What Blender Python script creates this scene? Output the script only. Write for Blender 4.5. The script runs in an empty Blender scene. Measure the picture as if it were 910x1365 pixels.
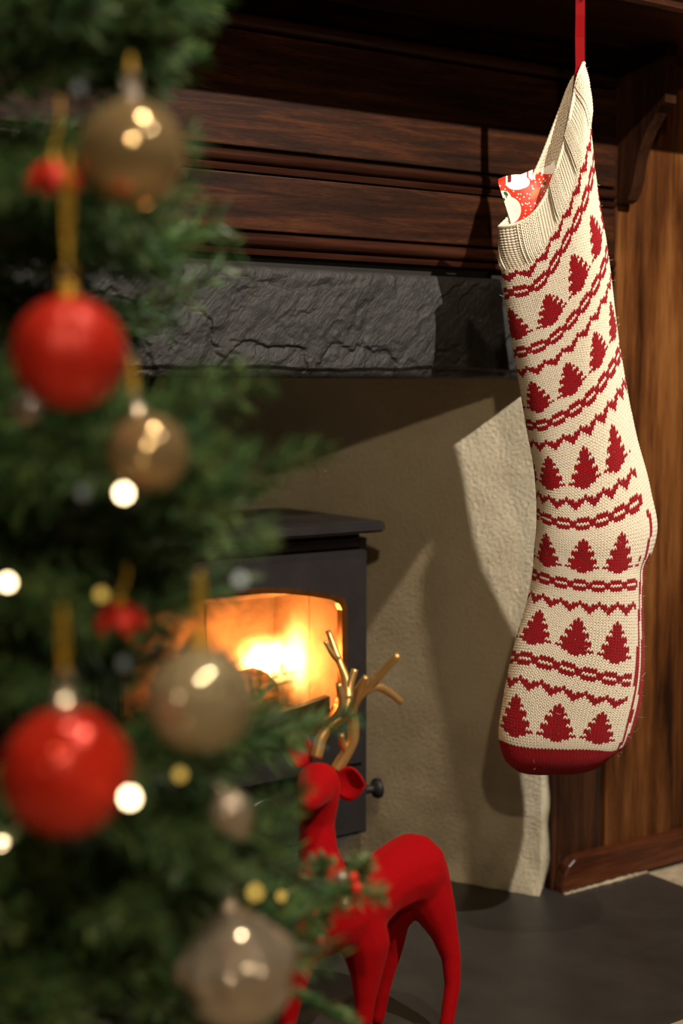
import bpy, bmesh, math, random
import numpy as np
from mathutils import Vector, Matrix
random.seed(7); rng = np.random.default_rng(11)
sc = bpy.context.scene
col = sc.collection

# ------------------------------------------------------------------ camera
FPX = 1896.0; HZ = 515.0; CX, CY = 455.0, 682.5
PIT = math.atan((CY - HZ) / FPX); AZ = math.radians(55.7)
Fh = np.array([math.cos(AZ), math.sin(AZ), 0.0]); RT = np.array([math.sin(AZ), -math.cos(AZ), 0.0])
UZ = np.array([0, 0, 1.0])
FW = Fh * math.cos(PIT) - UZ * math.sin(PIT); UP = UZ * math.cos(PIT) + Fh * math.sin(PIT)
CAM = np.array([-1.295, -1.385, 0.68])
def ray(x, y): return FW + RT * (x - CX) / FPX + UP * (CY - y) / FPX
def onY(x, y, Y): d = ray(x, y); return CAM + d * (Y - CAM[1]) / d[1]
def onX(x, y, X): d = ray(x, y); return CAM + d * (X - CAM[0]) / d[0]
def onZ(x, y, Z): d = ray(x, y); return CAM + d * (Z - CAM[2]) / d[2]
def atD(x, y, D): return CAM + ray(x, y) * D

cd = bpy.data.cameras.new('camera'); cam = bpy.data.objects.new('camera', cd); col.objects.link(cam)
cd.sensor_fit = 'VERTICAL'; cd.sensor_height = 36; cd.lens = 50; cd.clip_start = 0.05
cam.matrix_world = Matrix(((RT[0], UP[0], -FW[0], CAM[0]), (RT[1], UP[1], -FW[1], CAM[1]), (RT[2], UP[2], -FW[2], CAM[2]), (0, 0, 0, 1)))
cd.dof.use_dof = True; cd.dof.focus_distance = 1.60; cd.dof.aperture_fstop = 2.5
sc.camera = cam

# ------------------------------------------------------------------ world, room lamps, exposure
w = bpy.data.worlds.new('world'); sc.world = w; w.use_nodes = True
w.node_tree.nodes['Background'].inputs[0].default_value = (1.0, 0.72, 0.45, 1)
w.node_tree.nodes['Background'].inputs[1].default_value = 0.012
HOOK = onY(772, -2, -0.18)
def spot(name, loc, target, watts, colr, rad, cone=110, blend=0.6):
    l = bpy.data.lights.new(name, 'SPOT'); o = bpy.data.objects.new(name, l); col.objects.link(o)
    l.energy = watts; l.color = colr; l.shadow_soft_size = rad; l.spot_size = math.radians(cone); l.spot_blend = blend
    o.location = loc
    o.rotation_euler = (Vector(target) - Vector(loc)).to_track_quat('-Z', 'Y').to_euler()
    return o
LA = Vector(HOOK) + 2.2 * Vector((-0.060, -0.845, 0.540)).normalized()
LB = Vector((-1.60, -2.05, 1.45))
LC = Vector((-0.62, -1.15, 2.44))
spot('ceiling_spot_key', LA, (-0.22, 0, 0.84), 380, (1.0, 0.91, 0.79), 0.018, 52, 1.0)
spot('wall_lamp_fill', LB, (-0.3, 0, 0.5), 35, (1.0, 0.79, 0.52), 0.03)
spot('ceiling_spot_hearth', LC, (-0.3, -0.1, 0), 72, (1.0, 0.80, 0.58), 0.03)
sc.view_settings.view_transform = 'Standard'; sc.view_settings.look = 'None'
sc.view_settings.exposure = 0.0; sc.view_settings.gamma = 1.0; sc.view_settings.use_curve_mapping = False
sc.cycles.use_denoising = True
sc.cycles.max_bounces = 6; sc.cycles.transparent_max_bounces = 12
sc.cycles.sample_clamp_indirect = 6.0

# ------------------------------------------------------------------ helpers
def lin(r, g, b):
    f = lambda c: ((c / 255) / 12.92) if c / 255 <= 0.04045 else (((c / 255) + 0.055) / 1.055) ** 2.4
    return (f(r), f(g), f(b), 1)
class NT:
    def __init__(s, name):
        s.m = bpy.data.materials.new(name); s.m.use_nodes = True; s.t = s.m.node_tree
        s.b = s.t.nodes['Principled BSDF']; s.out = s.t.nodes['Material Output']
    def n(s, typ, **kw):
        nd = s.t.nodes.new(typ)
        for k, v in kw.items(): setattr(nd, k, v)
        return nd
    def l(s, a, b): s.t.links.new(a, b)
    def val(s, inp, v):
        if hasattr(v, 'is_linked') or isinstance(v, bpy.types.NodeSocket): s.l(v, inp)
        else: inp.default_value = v
    def coord(s, scale=(1, 1, 1), loc=(0, 0, 0), rot=(0, 0, 0)):
        tc = s.n('ShaderNodeTexCoord'); mp = s.n('ShaderNodeMapping')
        mp.inputs['Scale'].default_value = scale; mp.inputs['Location'].default_value = loc; mp.inputs['Rotation'].default_value = rot
        s.l(tc.outputs['Object'], mp.inputs[0]); return mp.outputs[0]
    def noise(s, vec, scale=5, detail=4, rough=0.55, dist=0.0):
        nd = s.n('ShaderNodeTexNoise'); s.l(vec, nd.inputs['Vector'])
        nd.inputs['Scale'].default_value = scale; nd.inputs['Detail'].default_value = detail
        nd.inputs['Roughness'].default_value = rough; nd.inputs['Distortion'].default_value = dist
        return nd.outputs['Fac']
    def ramp(s, fac, stops):
        nd = s.n('ShaderNodeValToRGB'); s.l(fac, nd.inputs[0]); e = nd.color_ramp.elements
        while len(e) < len(stops): e.new(0.5)
        for i, (p, c) in enumerate(stops): e[i].position = p; e[i].color = c
        return nd.outputs[0]
    def math(s, op, a, b=0.0, clamp=False):
        nd = s.n('ShaderNodeMath', operation=op); nd.use_clamp = clamp
        s.val(nd.inputs[0], a); s.val(nd.inputs[1], b); return nd.outputs[0]
    def mix(s, fac, a, b, typ='MIX'):
        nd = s.n('ShaderNodeMix', data_type='RGBA', blend_type=typ)
        s.val(nd.inputs[0], fac); s.val(nd.inputs[6], a); s.val(nd.inputs[7], b); return nd.outputs[2]
    def bump(s, h, strength=0.3, dist=0.002, prev=None):
        nd = s.n('ShaderNodeBump'); nd.inputs['Strength'].default_value = strength; nd.inputs['Distance'].default_value = dist
        s.l(h, nd.inputs['Height'])
        if prev: s.l(prev, nd.inputs['Normal'])
        return nd.outputs[0]
    def set(s, base=None, rough=None, metal=None, normal=None, spec=None, **kw):
        for k, v in (('Base Color', base), ('Roughness', rough), ('Metallic', metal), ('Normal', normal), ('Specular IOR Level', spec)):
            if v is not None: s.val(s.b.inputs[k], v)
        for k, v in kw.items(): s.val(s.b.inputs[k.replace('_', ' ')], v)
        return s.m

def plain(name, c, rough=0.5, metal=0.0, nscale=60, namt=0.25, bump=0.0, bscale=300, **kw):
    t = NT(name); v = t.coord()
    f = t.noise(v, nscale, 3)
    dark = tuple(x * (1 - namt) for x in c[:3]) + (1,); lite = tuple(min(1, x * (1 + namt)) for x in c[:3]) + (1,)
    t.set(t.ramp(f, [(0.3, dark), (0.7, lite)]), rough, metal, **kw)
    if bump: t.set(normal=t.bump(t.noise(v, bscale, 3), bump, 0.002))
    return t.m

def wood(name, c0, c1, c2, axis='X', rough=0.38, knots=(), gs=1.0, mott=0.35):
    t = NT(name)
    st = {'X': (1, 14, 14), 'Z': (14, 14, 1)}[axis]; st = tuple(a * gs for a in st)
    v = t.coord(st)
    base = t.noise(v, 3.2, 6, 0.62, 0.6)
    fine = t.noise(t.coord(tuple(a * 6 if a > 2 else a * 4 for a in st)), 4.5, 4, 0.7)
    big = t.noise(t.coord(tuple(a * 0.25 if a > 2 else a * 0.8 for a in st)), 3.0, 2)
    f = t.math('ADD', t.math('MULTIPLY', base, 0.62), t.math('MULTIPLY', fine, 0.38))
    f = t.math('ADD', f, t.math('MULTIPLY', t.math('SUBTRACT', big, 0.5), mott))
    c = t.ramp(f, [(0.36, c0), (0.5, c1), (0.66, c2)])
    for (kx, ky, kz, rx, rz) in knots:
        tc = t.n('ShaderNodeTexCoord'); mp = t.n('ShaderNodeMapping')
        mp.inputs['Location'].default_value = (-kx / rx, 0, -kz / rz); mp.inputs['Scale'].default_value = (1 / rx, 0, 1 / rz)
        t.l(tc.outputs['Object'], mp.inputs[0])
        ln = t.n('ShaderNodeVectorMath', operation='LENGTH'); t.l(mp.outputs[0], ln.inputs[0])
        nz = t.noise(t.coord((60, 60, 60)), 1.0, 3)
        k = t.math('ADD', ln.outputs['Value'], t.math('MULTIPLY', nz, 0.6))
        m = t.ramp(k, [(0.9, (1, 1, 1, 1)), (1.5, (0, 0, 0, 1))])
        c = t.mix(t.math('MULTIPLY', m, 0.85), c, lin(26, 14, 8))
    t.set(c, rough, normal=t.bump(f, 0.25, 0.0012), spec=0.18)
    t.set(**{'Coat_Weight': 0.04, 'Coat_Roughness': 0.3})
    return t.m

# value-noise for mesh relief
_perm = rng.random((256, 256))
def vnoise(x, y, seed=0):
    x = np.asarray(x, float) + seed * 17.3; y = np.asarray(y, float) + seed * 9.7
    xi = np.floor(x).astype(int); yi = np.floor(y).astype(int); fx = x - xi; fy = y - yi
    fx = fx * fx * (3 - 2 * fx); fy = fy * fy * (3 - 2 * fy)
    g = lambda a, b: _perm[a & 255, b & 255]
    return (g(xi, yi) * (1 - fx) + g(xi + 1, yi) * fx) * (1 - fy) + (g(xi, yi + 1) * (1 - fx) + g(xi + 1, yi + 1) * fx) * fy
def fbm(x, y, o=4, seed=0):
    s = 0; a = 0.5
    for k in range(o): s = s + a * vnoise(x * 2 ** k, y * 2 ** k, seed + k); a *= 0.5
    return s

def wloc(o):
    p = Vector((0, 0, 0))
    while o is not None: p = p + Vector(o.location); o = o.parent
    return p
def tag(o, label=None, cat=None, group=None, kind=None):
    if label: o['label'] = label
    if cat: o['category'] = cat
    if group: o['group'] = group
    if kind: o['kind'] = kind
    return o
def thing(name, loc, label, cat, group=None, kind=None):
    o = bpy.data.objects.new(name, None); o.empty_display_size = 0.02; col.objects.link(o); o.location = loc
    return tag(o, label, cat, group, kind)
def mesh_obj(name, verts, faces, mat, parent=None, smooth=False, matidx=None, origin=None):
    me = bpy.data.meshes.new(name)
    v = np.asarray(verts, float)
    off = np.array(wloc(parent)) if parent is not None else (np.array(origin) if origin is not None else np.zeros(3))
    me.from_pydata((v - off).tolist(), [], faces if isinstance(faces, list) else faces.tolist())
    for m in (mat if isinstance(mat, (list, tuple)) else [mat]): me.materials.append(m)
    if matidx is not None: me.polygons.foreach_set('material_index', np.asarray(matidx, dtype=np.int32))
    if smooth: me.polygons.foreach_set('use_smooth', np.ones(len(me.polygons), bool))
    me.update()
    o = bpy.data.objects.new(name, me); col.objects.link(o)
    if parent is not None: o.parent = parent
    elif origin is not None: o.location = origin
    return o
class MB:
    def __init__(s): s.v = []; s.f = []
    def add(s, v, f):
        o = len(s.v); s.v += [tuple(p) for p in v]; s.f += [tuple(i + o for i in q) for q in f]; return s
    def box(s, x0, x1, y0, y1, z0, z1, bev=0.0, seg=2):
        bm = bmesh.new(); bmesh.ops.create_cube(bm, size=1)
        for v in bm.verts: v.co = Vector(((x0 + x1) / 2 + v.co.x * (x1 - x0), (y0 + y1) / 2 + v.co.y * (y1 - y0), (z0 + z1) / 2 + v.co.z * (z1 - z0)))
        if bev: bmesh.ops.bevel(bm, geom=bm.edges[:], offset=bev, segments=seg, profile=0.6, affect='EDGES')
        s.bm(bm); return s
    def bm(s, bm):
        bm.verts.index_update(); s.add([v.co[:] for v in bm.verts], [[v.index for v in f.verts] for f in bm.faces]); bm.free(); return s
    def tube(s, pts, rad, n=8, caps=True):
        pts = [Vector(p) for p in pts]; rad = rad if isinstance(rad, (list, tuple)) else [rad] * len(pts)
        v = []; f = []; ref = None
        for i, p in enumerate(pts):
            t = (pts[min(i + 1, len(pts) - 1)] - pts[max(i - 1, 0)]).normalized()
            if ref is None: ref = t.orthogonal().normalized()
            a = (ref - t * ref.dot(t)).normalized(); b = t.cross(a); ref = a
            for k in range(n):
                an = 2 * math.pi * k / n; v.append(p + (a * math.cos(an) + b * math.sin(an)) * rad[i])
        for i in range(len(pts) - 1):
            for k in range(n): f.append((i * n + k, i * n + (k + 1) % n, (i + 1) * n + (k + 1) % n, (i + 1) * n + k))
        if caps: f.append(tuple(range(n - 1, -1, -1))); f.append(tuple(range((len(pts) - 1) * n, len(pts) * n)))
        return s.add(v, f)
    def lathe(s, prof, c=(0, 0, 0), n=32, axis=(0, 0, 1), rmod=None):
        c = Vector(c); ax = Vector(axis).normalized(); a = ax.orthogonal().normalized(); b = ax.cross(a)
        v = []; f = []
        for i, (r, h) in enumerate(prof):
            for k in range(n):
                an = 2 * math.pi * k / n; rr = r * (rmod(an, i / (len(prof) - 1)) if rmod else 1)
                v.append(c + ax * h + (a * math.cos(an) + b * math.sin(an)) * rr)
        for i in range(len(prof) - 1):
            for k in range(n): f.append((i * n + k, i * n + (k + 1) % n, (i + 1) * n + (k + 1) % n, (i + 1) * n + k))
        return s.add(v, f)
    def extrude(s, prof, axis, a0, a1, close=True):
        """profile of 2-D points pushed along X ('X': (y,z)) or X-thickness of a YZ outline"""
        n = len(prof)
        v = [(a0, p[0], p[1]) for p in prof] + [(a1, p[0], p[1]) for p in prof]
        if axis == 'Y': v = [(p[0], a0, p[1]) for p in prof] + [(p[0], a1, p[1]) for p in prof]
        if axis == 'Z': v = [(p[0], p[1], a0) for p in prof] + [(p[0], p[1], a1) for p in prof]
        f = [(k, (k + 1) % n, n + (k + 1) % n, n + k) for k in range(n)]
        f += [tuple(range(n)), tuple(range(2 * n - 1, n - 1, -1))]
        return s.add(v, f)
    def obj(s, name, mat, parent=None, smooth=False, origin=None, angle=None):
        o = mesh_obj(name, s.v, s.f, mat, parent, smooth, origin=origin)
        bm = bmesh.new(); bm.from_mesh(o.data); bmesh.ops.recalc_face_normals(bm, faces=bm.faces[:]); bm.to_mesh(o.data); bm.free()
        if angle: o.data.polygons.foreach_set('use_smooth', np.ones(len(o.data.polygons), bool)); o.data.set_sharp_from_angle(angle=math.radians(angle))
        return o
def box(name, b, mat, parent=None, bev=0.002, seg=2, origin=None):
    return MB().box(*b, bev=bev, seg=seg).obj(name, mat, parent, origin=origin)
def grid_faces(nu, nv, wrap=False):
    f = []
    for j in range(nv - 1):
        for i in range(nu if wrap else nu - 1):
            f.append((j * nu + i, j * nu + (i + 1) % nu, (j + 1) * nu + (i + 1) % nu, (j + 1) * nu + i))
    return f
def spline(pts, n):
    pts = [Vector(p) for p in pts]; P = [pts[0] * 2 - pts[1]] + pts + [pts[-1] * 2 - pts[-2]]; out = []
    for i in range(1, len(P) - 2):
        for k in range(n):
            t = k / n; a, b, c, d = P[i - 1], P[i], P[i + 1], P[i + 2]
            out.append(0.5 * ((2 * b) + (c - a) * t + (2 * a - 5 * b + 4 * c - d) * t * t + (3 * b - a - 3 * c + d) * t ** 3))
    out.append(pts[-1]); return out

# ------------------------------------------------------------------ materials
M = {}
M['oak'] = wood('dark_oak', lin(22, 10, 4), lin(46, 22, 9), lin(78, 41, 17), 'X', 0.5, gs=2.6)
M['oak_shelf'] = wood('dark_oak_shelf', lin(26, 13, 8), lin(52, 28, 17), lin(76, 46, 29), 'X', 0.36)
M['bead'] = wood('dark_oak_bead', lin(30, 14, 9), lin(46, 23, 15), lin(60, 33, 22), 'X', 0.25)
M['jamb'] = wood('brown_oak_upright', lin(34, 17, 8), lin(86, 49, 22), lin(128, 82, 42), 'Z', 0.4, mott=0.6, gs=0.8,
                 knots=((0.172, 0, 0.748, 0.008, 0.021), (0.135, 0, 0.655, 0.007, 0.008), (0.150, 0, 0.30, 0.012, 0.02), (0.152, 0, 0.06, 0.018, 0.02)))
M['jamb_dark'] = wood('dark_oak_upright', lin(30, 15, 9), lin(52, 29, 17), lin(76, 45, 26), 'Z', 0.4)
M['skirt'] = wood('dark_oak_skirting', lin(36, 16, 9), lin(74, 38, 22), lin(104, 60, 36), 'X', 0.34)
M['black_gap'] = plain('gap_shade_backing', lin(24, 18, 14), 0.8)  # near-black backing colour holds the shade of the gaps between boards
t = NT('slate_lintel'); v = t.coord((1, 1, 1))
f1 = t.noise(t.coord((40, 40, 40), rot=(0, 0.7, 0)), 1.0, 6, 0.65); mp2 = t.n('ShaderNodeMapping'); t.l(t.coord(rot=(0, 0.84, 0)), mp2.inputs[0]); mp2.inputs['Scale'].default_value = (110, 200, 420)
f2 = t.noise(mp2.outputs[0], 1.0, 5, 0.7)
t.set(t.ramp(f1, [(0.3, lin(30, 29, 28)), (0.7, lin(45, 43, 42))]), t.ramp(f2, [(0.3, (0.45,) * 3 + (1,)), (0.7, (0.7,) * 3 + (1,))]), normal=t.bump(f2, 0.55, 0.002), spec=0.35); M['slate'] = t.m
t = NT('slate_hearth'); f1 = t.noise(t.coord((9, 9, 9)), 1.0, 5, 0.6); f2 = t.noise(t.coord((160, 160, 160)), 1.0, 4)
vo = t.n('ShaderNodeTexVoronoi'); t.l(t.coord((38, 38, 38)), vo.inputs['Vector']); vo.inputs['Randomness'].default_value = 1
sp = t.ramp(vo.outputs['Distance'], [(0.02, (1, 1, 1, 1)), (0.045, (0, 0, 0, 1))])
t.set(t.mix(t.math('MULTIPLY', sp, 0.12), t.ramp(f1, [(0.3, lin(42, 40, 37)), (0.7, lin(57, 54, 50))]), lin(190, 180, 165)), 0.42, normal=t.bump(f2, 0.12, 0.001), spec=0.5); M['hearth'] = t.m
t = NT('lime_plaster'); f1 = t.noise(t.coord((7, 7, 7)), 1.0, 5, 0.6); f2 = t.noise(t.coord((190, 190, 190)), 1.0, 5, 0.65)
vo = t.n('ShaderNodeTexVoronoi'); t.l(t.coord((130, 130, 130)), vo.inputs['Vector'])
pit = t.ramp(vo.outputs['Distance'], [(0.06, (0, 0, 0, 1)), (0.18, (1, 1, 1, 1))])
hh = t.math('ADD', f2, t.math('MULTIPLY', pit, 0.6))
lowz = t.n('ShaderNodeSeparateXYZ'); t.l(t.coord(), lowz.inputs[0])
stain = t.math('MULTIPLY', t.ramp(lowz.outputs[2], [(0.0, (1, 1, 1, 1)), (0.32, (0, 0, 0, 1))]), t.ramp(t.noise(t.coord((11, 11, 11)), 1.0, 4), [(0.38, (0, 0, 0, 1)), (0.62, (1, 1, 1, 1))]))
cc = t.ramp(f1, [(0.3, lin(214, 200, 170)), (0.7, lin(234, 222, 194))])
cc = t.mix(t.math('MULTIPLY', stain, 0.55), cc, lin(120, 100, 72))
t.set(cc, 0.9, normal=t.bump(hh, 1.0, 0.0035), spec=0.2); M['plaster'] = t.m
M['plaster_dark'] = plain('dark_plaster', lin(96, 82, 64), 0.95, bump=0.4, bscale=180)  # plaster in a darker brown than the cheek walls
M['iron'] = plain('matt_black_cast_iron', lin(40, 37, 38), 0.42, 0.2, 30, 0.15, bump=0.15, bscale=900)
M['iron_dark'] = plain('sooty_iron', lin(26, 22, 20), 0.6, 0.2)
M['steel'] = plain('bright_steel', lin(150, 146, 140), 0.3, 0.9)
M['carpet'] = plain('pale_carpet', lin(165, 150, 126), 0.95, bump=0.5, bscale=500)
M['paint'] = plain('dim_wall_paint', lin(150, 136, 116), 0.85, namt=0.04)
M['redvelvet'] = plain('red_flock', lin(148, 2, 8), 0.9, nscale=500, namt=0.12, bump=0.15, bscale=1500, spec=0.1, Sheen_Weight=0.15, Sheen_Roughness=0.4, Sheen_Tint=(1, 0.15, 0.12, 1))
M['gold'] = plain('brushed_gold', lin(208, 164, 100), 0.4, 0.8, namt=0.1)
M['goldmirror'] = plain('champagne_mirror', lin(204, 176, 128), 0.12, 0.6, namt=0.05)
M['silver'] = plain('silver_champagne', lin(214, 202, 184), 0.16, 0.6, namt=0.08)
M['redmatte'] = plain('satin_red', lin(230, 52, 36), 0.42, 0.15, namt=0.08, nscale=300, spec=0.5)
M['redshine'] = plain('red_glitter', lin(234, 56, 38), 0.2, 0.2, namt=0.15, nscale=400)
M['goldglit'] = plain('gold_glitter', lin(196, 182, 146), 0.2, 0.25, namt=0.2, nscale=400)
M['flake_red'] = plain('red_glitter_flake', lin(255, 96, 60), 0.16, 1.0)
M['flake_gold'] = plain('gold_glitter_flake', lin(250, 238, 205), 0.16, 1.0)
M['goldcord'] = plain('gold_cord', lin(206, 164, 50), 0.45, 0.4)
M['satin'] = plain('red_satin_ribbon', lin(122, 2, 8), 0.6, 0.0, 900, 0.1, spec=0.05)
M['wool_cream'] = plain('cream_wool', lin(230, 218, 196), 0.92, nscale=700, namt=0.07, bump=0.3, bscale=2500, Sheen_Weight=0.15, spec=0.15)
M['wool_red'] = plain('red_wool', lin(150, 14, 24), 0.92, nscale=700, namt=0.16, bump=0.3, bscale=2500, Sheen_Weight=0.12, spec=0.15)
t = NT('pine_needle'); f1 = t.noise(t.coord((60, 60, 60)), 1.0, 3)
t.set(t.ramp(f1, [(0.3, lin(42, 74, 44)), (0.5, lin(76, 116, 66)), (0.72, lin(142, 162, 92))]), 0.45, spec=0.5); M['needle'] = t.m
M['needle_frost'] = plain('frosted_needle', lin(150, 150, 100), 0.5, namt=0.35)
M['twig'] = plain('brown_twig', lin(70, 58, 34), 0.8)
M['chrome'] = plain('chrome_hook', lin(190, 190, 190), 0.15, 1.0)
def emis(name, c, s):
    t = NT(name); e = t.n('ShaderNodeEmission'); e.inputs[0].default_value = c; e.inputs[1].default_value = s
    t.l(e.outputs[0], t.out.inputs[0]); return t.m

# ------------------------------------------------------------------ the room
def struct(name, b, mat, label, bev=0.0):
    return tag(box(name, b, mat, bev=bev), label, kind='structure')
tag(box('floor', (-2.6, 1.6, -3.0, 0.0, -0.10, -0.006), M['carpet'], bev=0), 'pale beige carpet beyond the dark hearth', 'floor', kind='structure')
tag(box('hearth_slab', (-1.30, 0.156, -0.362, 0.62, -0.0059, 0.0), M['hearth'], bev=0.002), 'dark grey slate hearth slab under the stove', 'hearth', kind='structure')
tag(box('ceiling', (-2.6, 1.6, -3.0, 0.7, 2.55, 2.6), M['paint'], bev=0), 'taupe ceiling above the fireplace room', 'ceiling', kind='structure')
tag(box('wall_back', (-2.6, 1.6, 0.62, 0.7, -0.1, 2.55), M['plaster_dark'], bev=0), 'dark plaster back wall deep inside the fireplace', 'wall', kind='structure')
tag(box('wall_front', (-2.6, 1.6, -3.08, -3.0, -0.1, 2.55), M['paint'], bev=0), 'taupe wall behind the viewer', 'wall', kind='structure')
tag(box('wall_left', (-2.68, -2.6, -3.0, 0.7, -0.1, 2.55), M['paint'], bev=0), 'taupe side wall left of the room', 'wall', kind='structure')
tag(box('wall_far', (1.6, 1.68, -3.0, 0.7, -0.1, 2.55), M['paint'], bev=0), 'taupe side wall right of the room', 'wall', kind='structure')
tag(box('wall_chimney', (-2.6, 1.6, 0.1, 0.5, 1.162, 2.55), M['paint'], bev=0), 'taupe chimney breast above the mantel shelf', 'wall', kind='structure')
# splayed plaster cheek, ragged towards the floor
def cheek(name, sgn, x0, label):
    nu, nv = 70, 110; vv = []
    d = np.array([-0.457, 0.889])
    for j in range(nv):
        z = -0.02 + 0.86 * j / (nv - 1)
        for i in range(nu):
            s = 0.62 * (i / (nu - 1)) ** 1.3
            n = (fbm(s * 9, z * 9, 4, 3) - 0.5) * 0.008 + (fbm(s * 60, z * 60, 2, 5) - 0.4) * 0.002
            edge = math.exp(-s / 0.02)
            n += edge * ((fbm(z * 60, 1.0, 4, 8) - 0.5) * 0.006)
            foot = math.exp(-max(z, 0) / 0.012) * 0.012 * fbm(s * 50, 2, 3, 4)
            n += foot
            x = -0.030 + d[0] * s - n * 0.889; y = -0.004 + d[1] * s - n * 0.457
            if sgn < 0: x = x0 - x
            vv.append((x, y, z))
    o = mesh_obj(name, vv, grid_faces(nu, nv), M['plaster'], smooth=True)
    md = o.modifiers.new('solid', 'SOLIDIFY'); md.thickness = 0.03; md.offset = 1 if sgn > 0 else -1
    return tag(o, label, 'wall', kind='structure')
cheek('wall_right', 1, 0, 'rough pale plaster cheek inside the fireplace right of the stove')
cheek('wall_recess_left', -1, -0.862, 'rough plaster cheek inside the fireplace left of the stove')

# ------------------------------------------------------------------ mantelpiece
mp = thing('mantelpiece', (-0.35, 0.0, 0.0), 'dark oak mantelpiece with beaded frieze boards, shelf and bracket', 'mantelpiece')
XL, XR = -1.05, 0.092
def hr(zc, r, y, k=1.0, n=10):   # half-round bead profile in (y,z)
    return [(y, zc + r)] + [(y - k * r * math.sin(math.pi * i / n), zc + r * math.cos(math.pi * i / n)) for i in range(1, n)] + [(y, zc - r)]
for k, (z0, z1, yy) in enumerate(((1.0935, 1.117, 0.004), (0.9445, 1.070, 0.0), (0.8540, 0.9155, 0.0))):
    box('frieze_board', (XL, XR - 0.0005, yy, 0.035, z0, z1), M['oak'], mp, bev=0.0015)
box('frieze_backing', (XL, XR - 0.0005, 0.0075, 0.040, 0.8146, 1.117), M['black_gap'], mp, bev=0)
def bead(parts, name='bead_moulding'):
    mb = MB()
    for p in parts: mb.extrude(p, 'X', XL, XR - 0.001)
    mb.obj(name, M['bead'], mp, angle=40)
bead([hr(1.0815, 0.0095, 0.006, 1.3)])
bead([hr(0.9335, 0.0075, 0.006, 1.25), [(0.006, 0.9172), (-0.0025, 0.9172), (-0.0035, 0.9195), (-0.0035, 0.9245), (0.006, 0.9250)]])
bead([hr(0.8430, 0.0085, 0.006, 1.2), [(0.006, 0.8265), (-0.002, 0.8265), (-0.003, 0.8290), (-0.003, 0.8330), (0.006, 0.8335)]])
# shelf with moulded front edge
zs = 1.1175
prof = [(0.099, zs), (-0.182, zs), (-0.188, zs + 0.001), (-0.191, zs + 0.005), (-0.190, zs + 0.012), (-0.195, zs + 0.016), (-0.201, zs + 0.024), (-0.203, zs + 0.032), (-0.201, zs + 0.040), (-0.197, zs + 0.044), (0.099, zs + 0.044)]
MB().extrude(prof, 'X', -1.20, 0.62).obj('mantel_shelf', M['oak_shelf'], mp, angle=35)
# upright boards right (and left, behind the tree)
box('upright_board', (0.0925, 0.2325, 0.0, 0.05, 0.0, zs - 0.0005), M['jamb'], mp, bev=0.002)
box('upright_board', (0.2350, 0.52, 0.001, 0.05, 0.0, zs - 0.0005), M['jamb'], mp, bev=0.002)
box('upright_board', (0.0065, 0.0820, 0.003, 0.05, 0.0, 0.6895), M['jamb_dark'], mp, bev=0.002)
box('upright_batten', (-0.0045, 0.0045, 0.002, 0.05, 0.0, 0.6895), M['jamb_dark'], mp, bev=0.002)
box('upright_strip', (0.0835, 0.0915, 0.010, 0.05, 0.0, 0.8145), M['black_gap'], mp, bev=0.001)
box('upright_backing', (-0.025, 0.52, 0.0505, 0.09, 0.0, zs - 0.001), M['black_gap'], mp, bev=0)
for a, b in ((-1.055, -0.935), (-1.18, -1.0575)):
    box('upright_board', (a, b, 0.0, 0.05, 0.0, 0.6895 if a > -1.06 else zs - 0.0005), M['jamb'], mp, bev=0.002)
# bracket: thin cut-out board
cb = [(888, 62), (888, 100), (887, 136), (884, 139), (879, 141), (870, 158), (862, 172), (856, 188), (851, 203), (847.5, 220), (845, 238), (841, 255), (836, 266), (829, 271), (822, 270)]
pr = [(min(onX(x, y, 0.094)[1], -0.0005), onX(x, y, 0.094)[2]) for x, y in cb]
pr = [(-0.0005, zs - 0.0006), (-0.084, zs - 0.0006)] + pr[1:] + [(-0.0005, pr[-1][1])]
MB().extrude(pr, 'X', 0.0935, 0.1135).obj('corbel_bracket', M['jamb_dark'], mp, angle=30)
pr2 = [(-y0, z0) for y0, z0 in pr]
# skirting with rounded end
sk = [(0.56, -0.0005), (0.56, 0.040), (0.034, 0.0445), (0.020, 0.0425), (0.009, 0.035), (0.002, 0.022), (-0.002, 0.006), (-0.002, -0.0005)]
bs = MB().extrude([(x, z + 0.001) for x, z in sk], 'Y', -0.017, -0.0005).obj('baseboard_right', M['skirt'])
bm = bmesh.new(); bm.from_mesh(bs.data)
ed = [e for e in bm.edges if all(v.co.y < -0.016 for v in e.verts)]
bmesh.ops.bevel(bm, geom=ed, offset=0.004, segments=3, profile=0.5, affect='EDGES'); bm.to_mesh(bs.data); bm.free()
tag(bs, 'dark oak skirting board with rounded end below the upright boards', 'skirting', kind='structure')
mb = MB()
for i in range(26):
    x = 0.002 + 0.15 * i / 25; r = 0.0022 + 0.0025 * random.random()
    mb.box(x - 0.004, x + 0.004, -0.019 - r, -0.0172, -0.0004, r * 0.7, bev=0.0008, seg=1)
tag(mb.obj('mortar_line', M['plaster']), 'thin pale mortar line along the foot of the skirting', 'mortar', kind='stuff')

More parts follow.
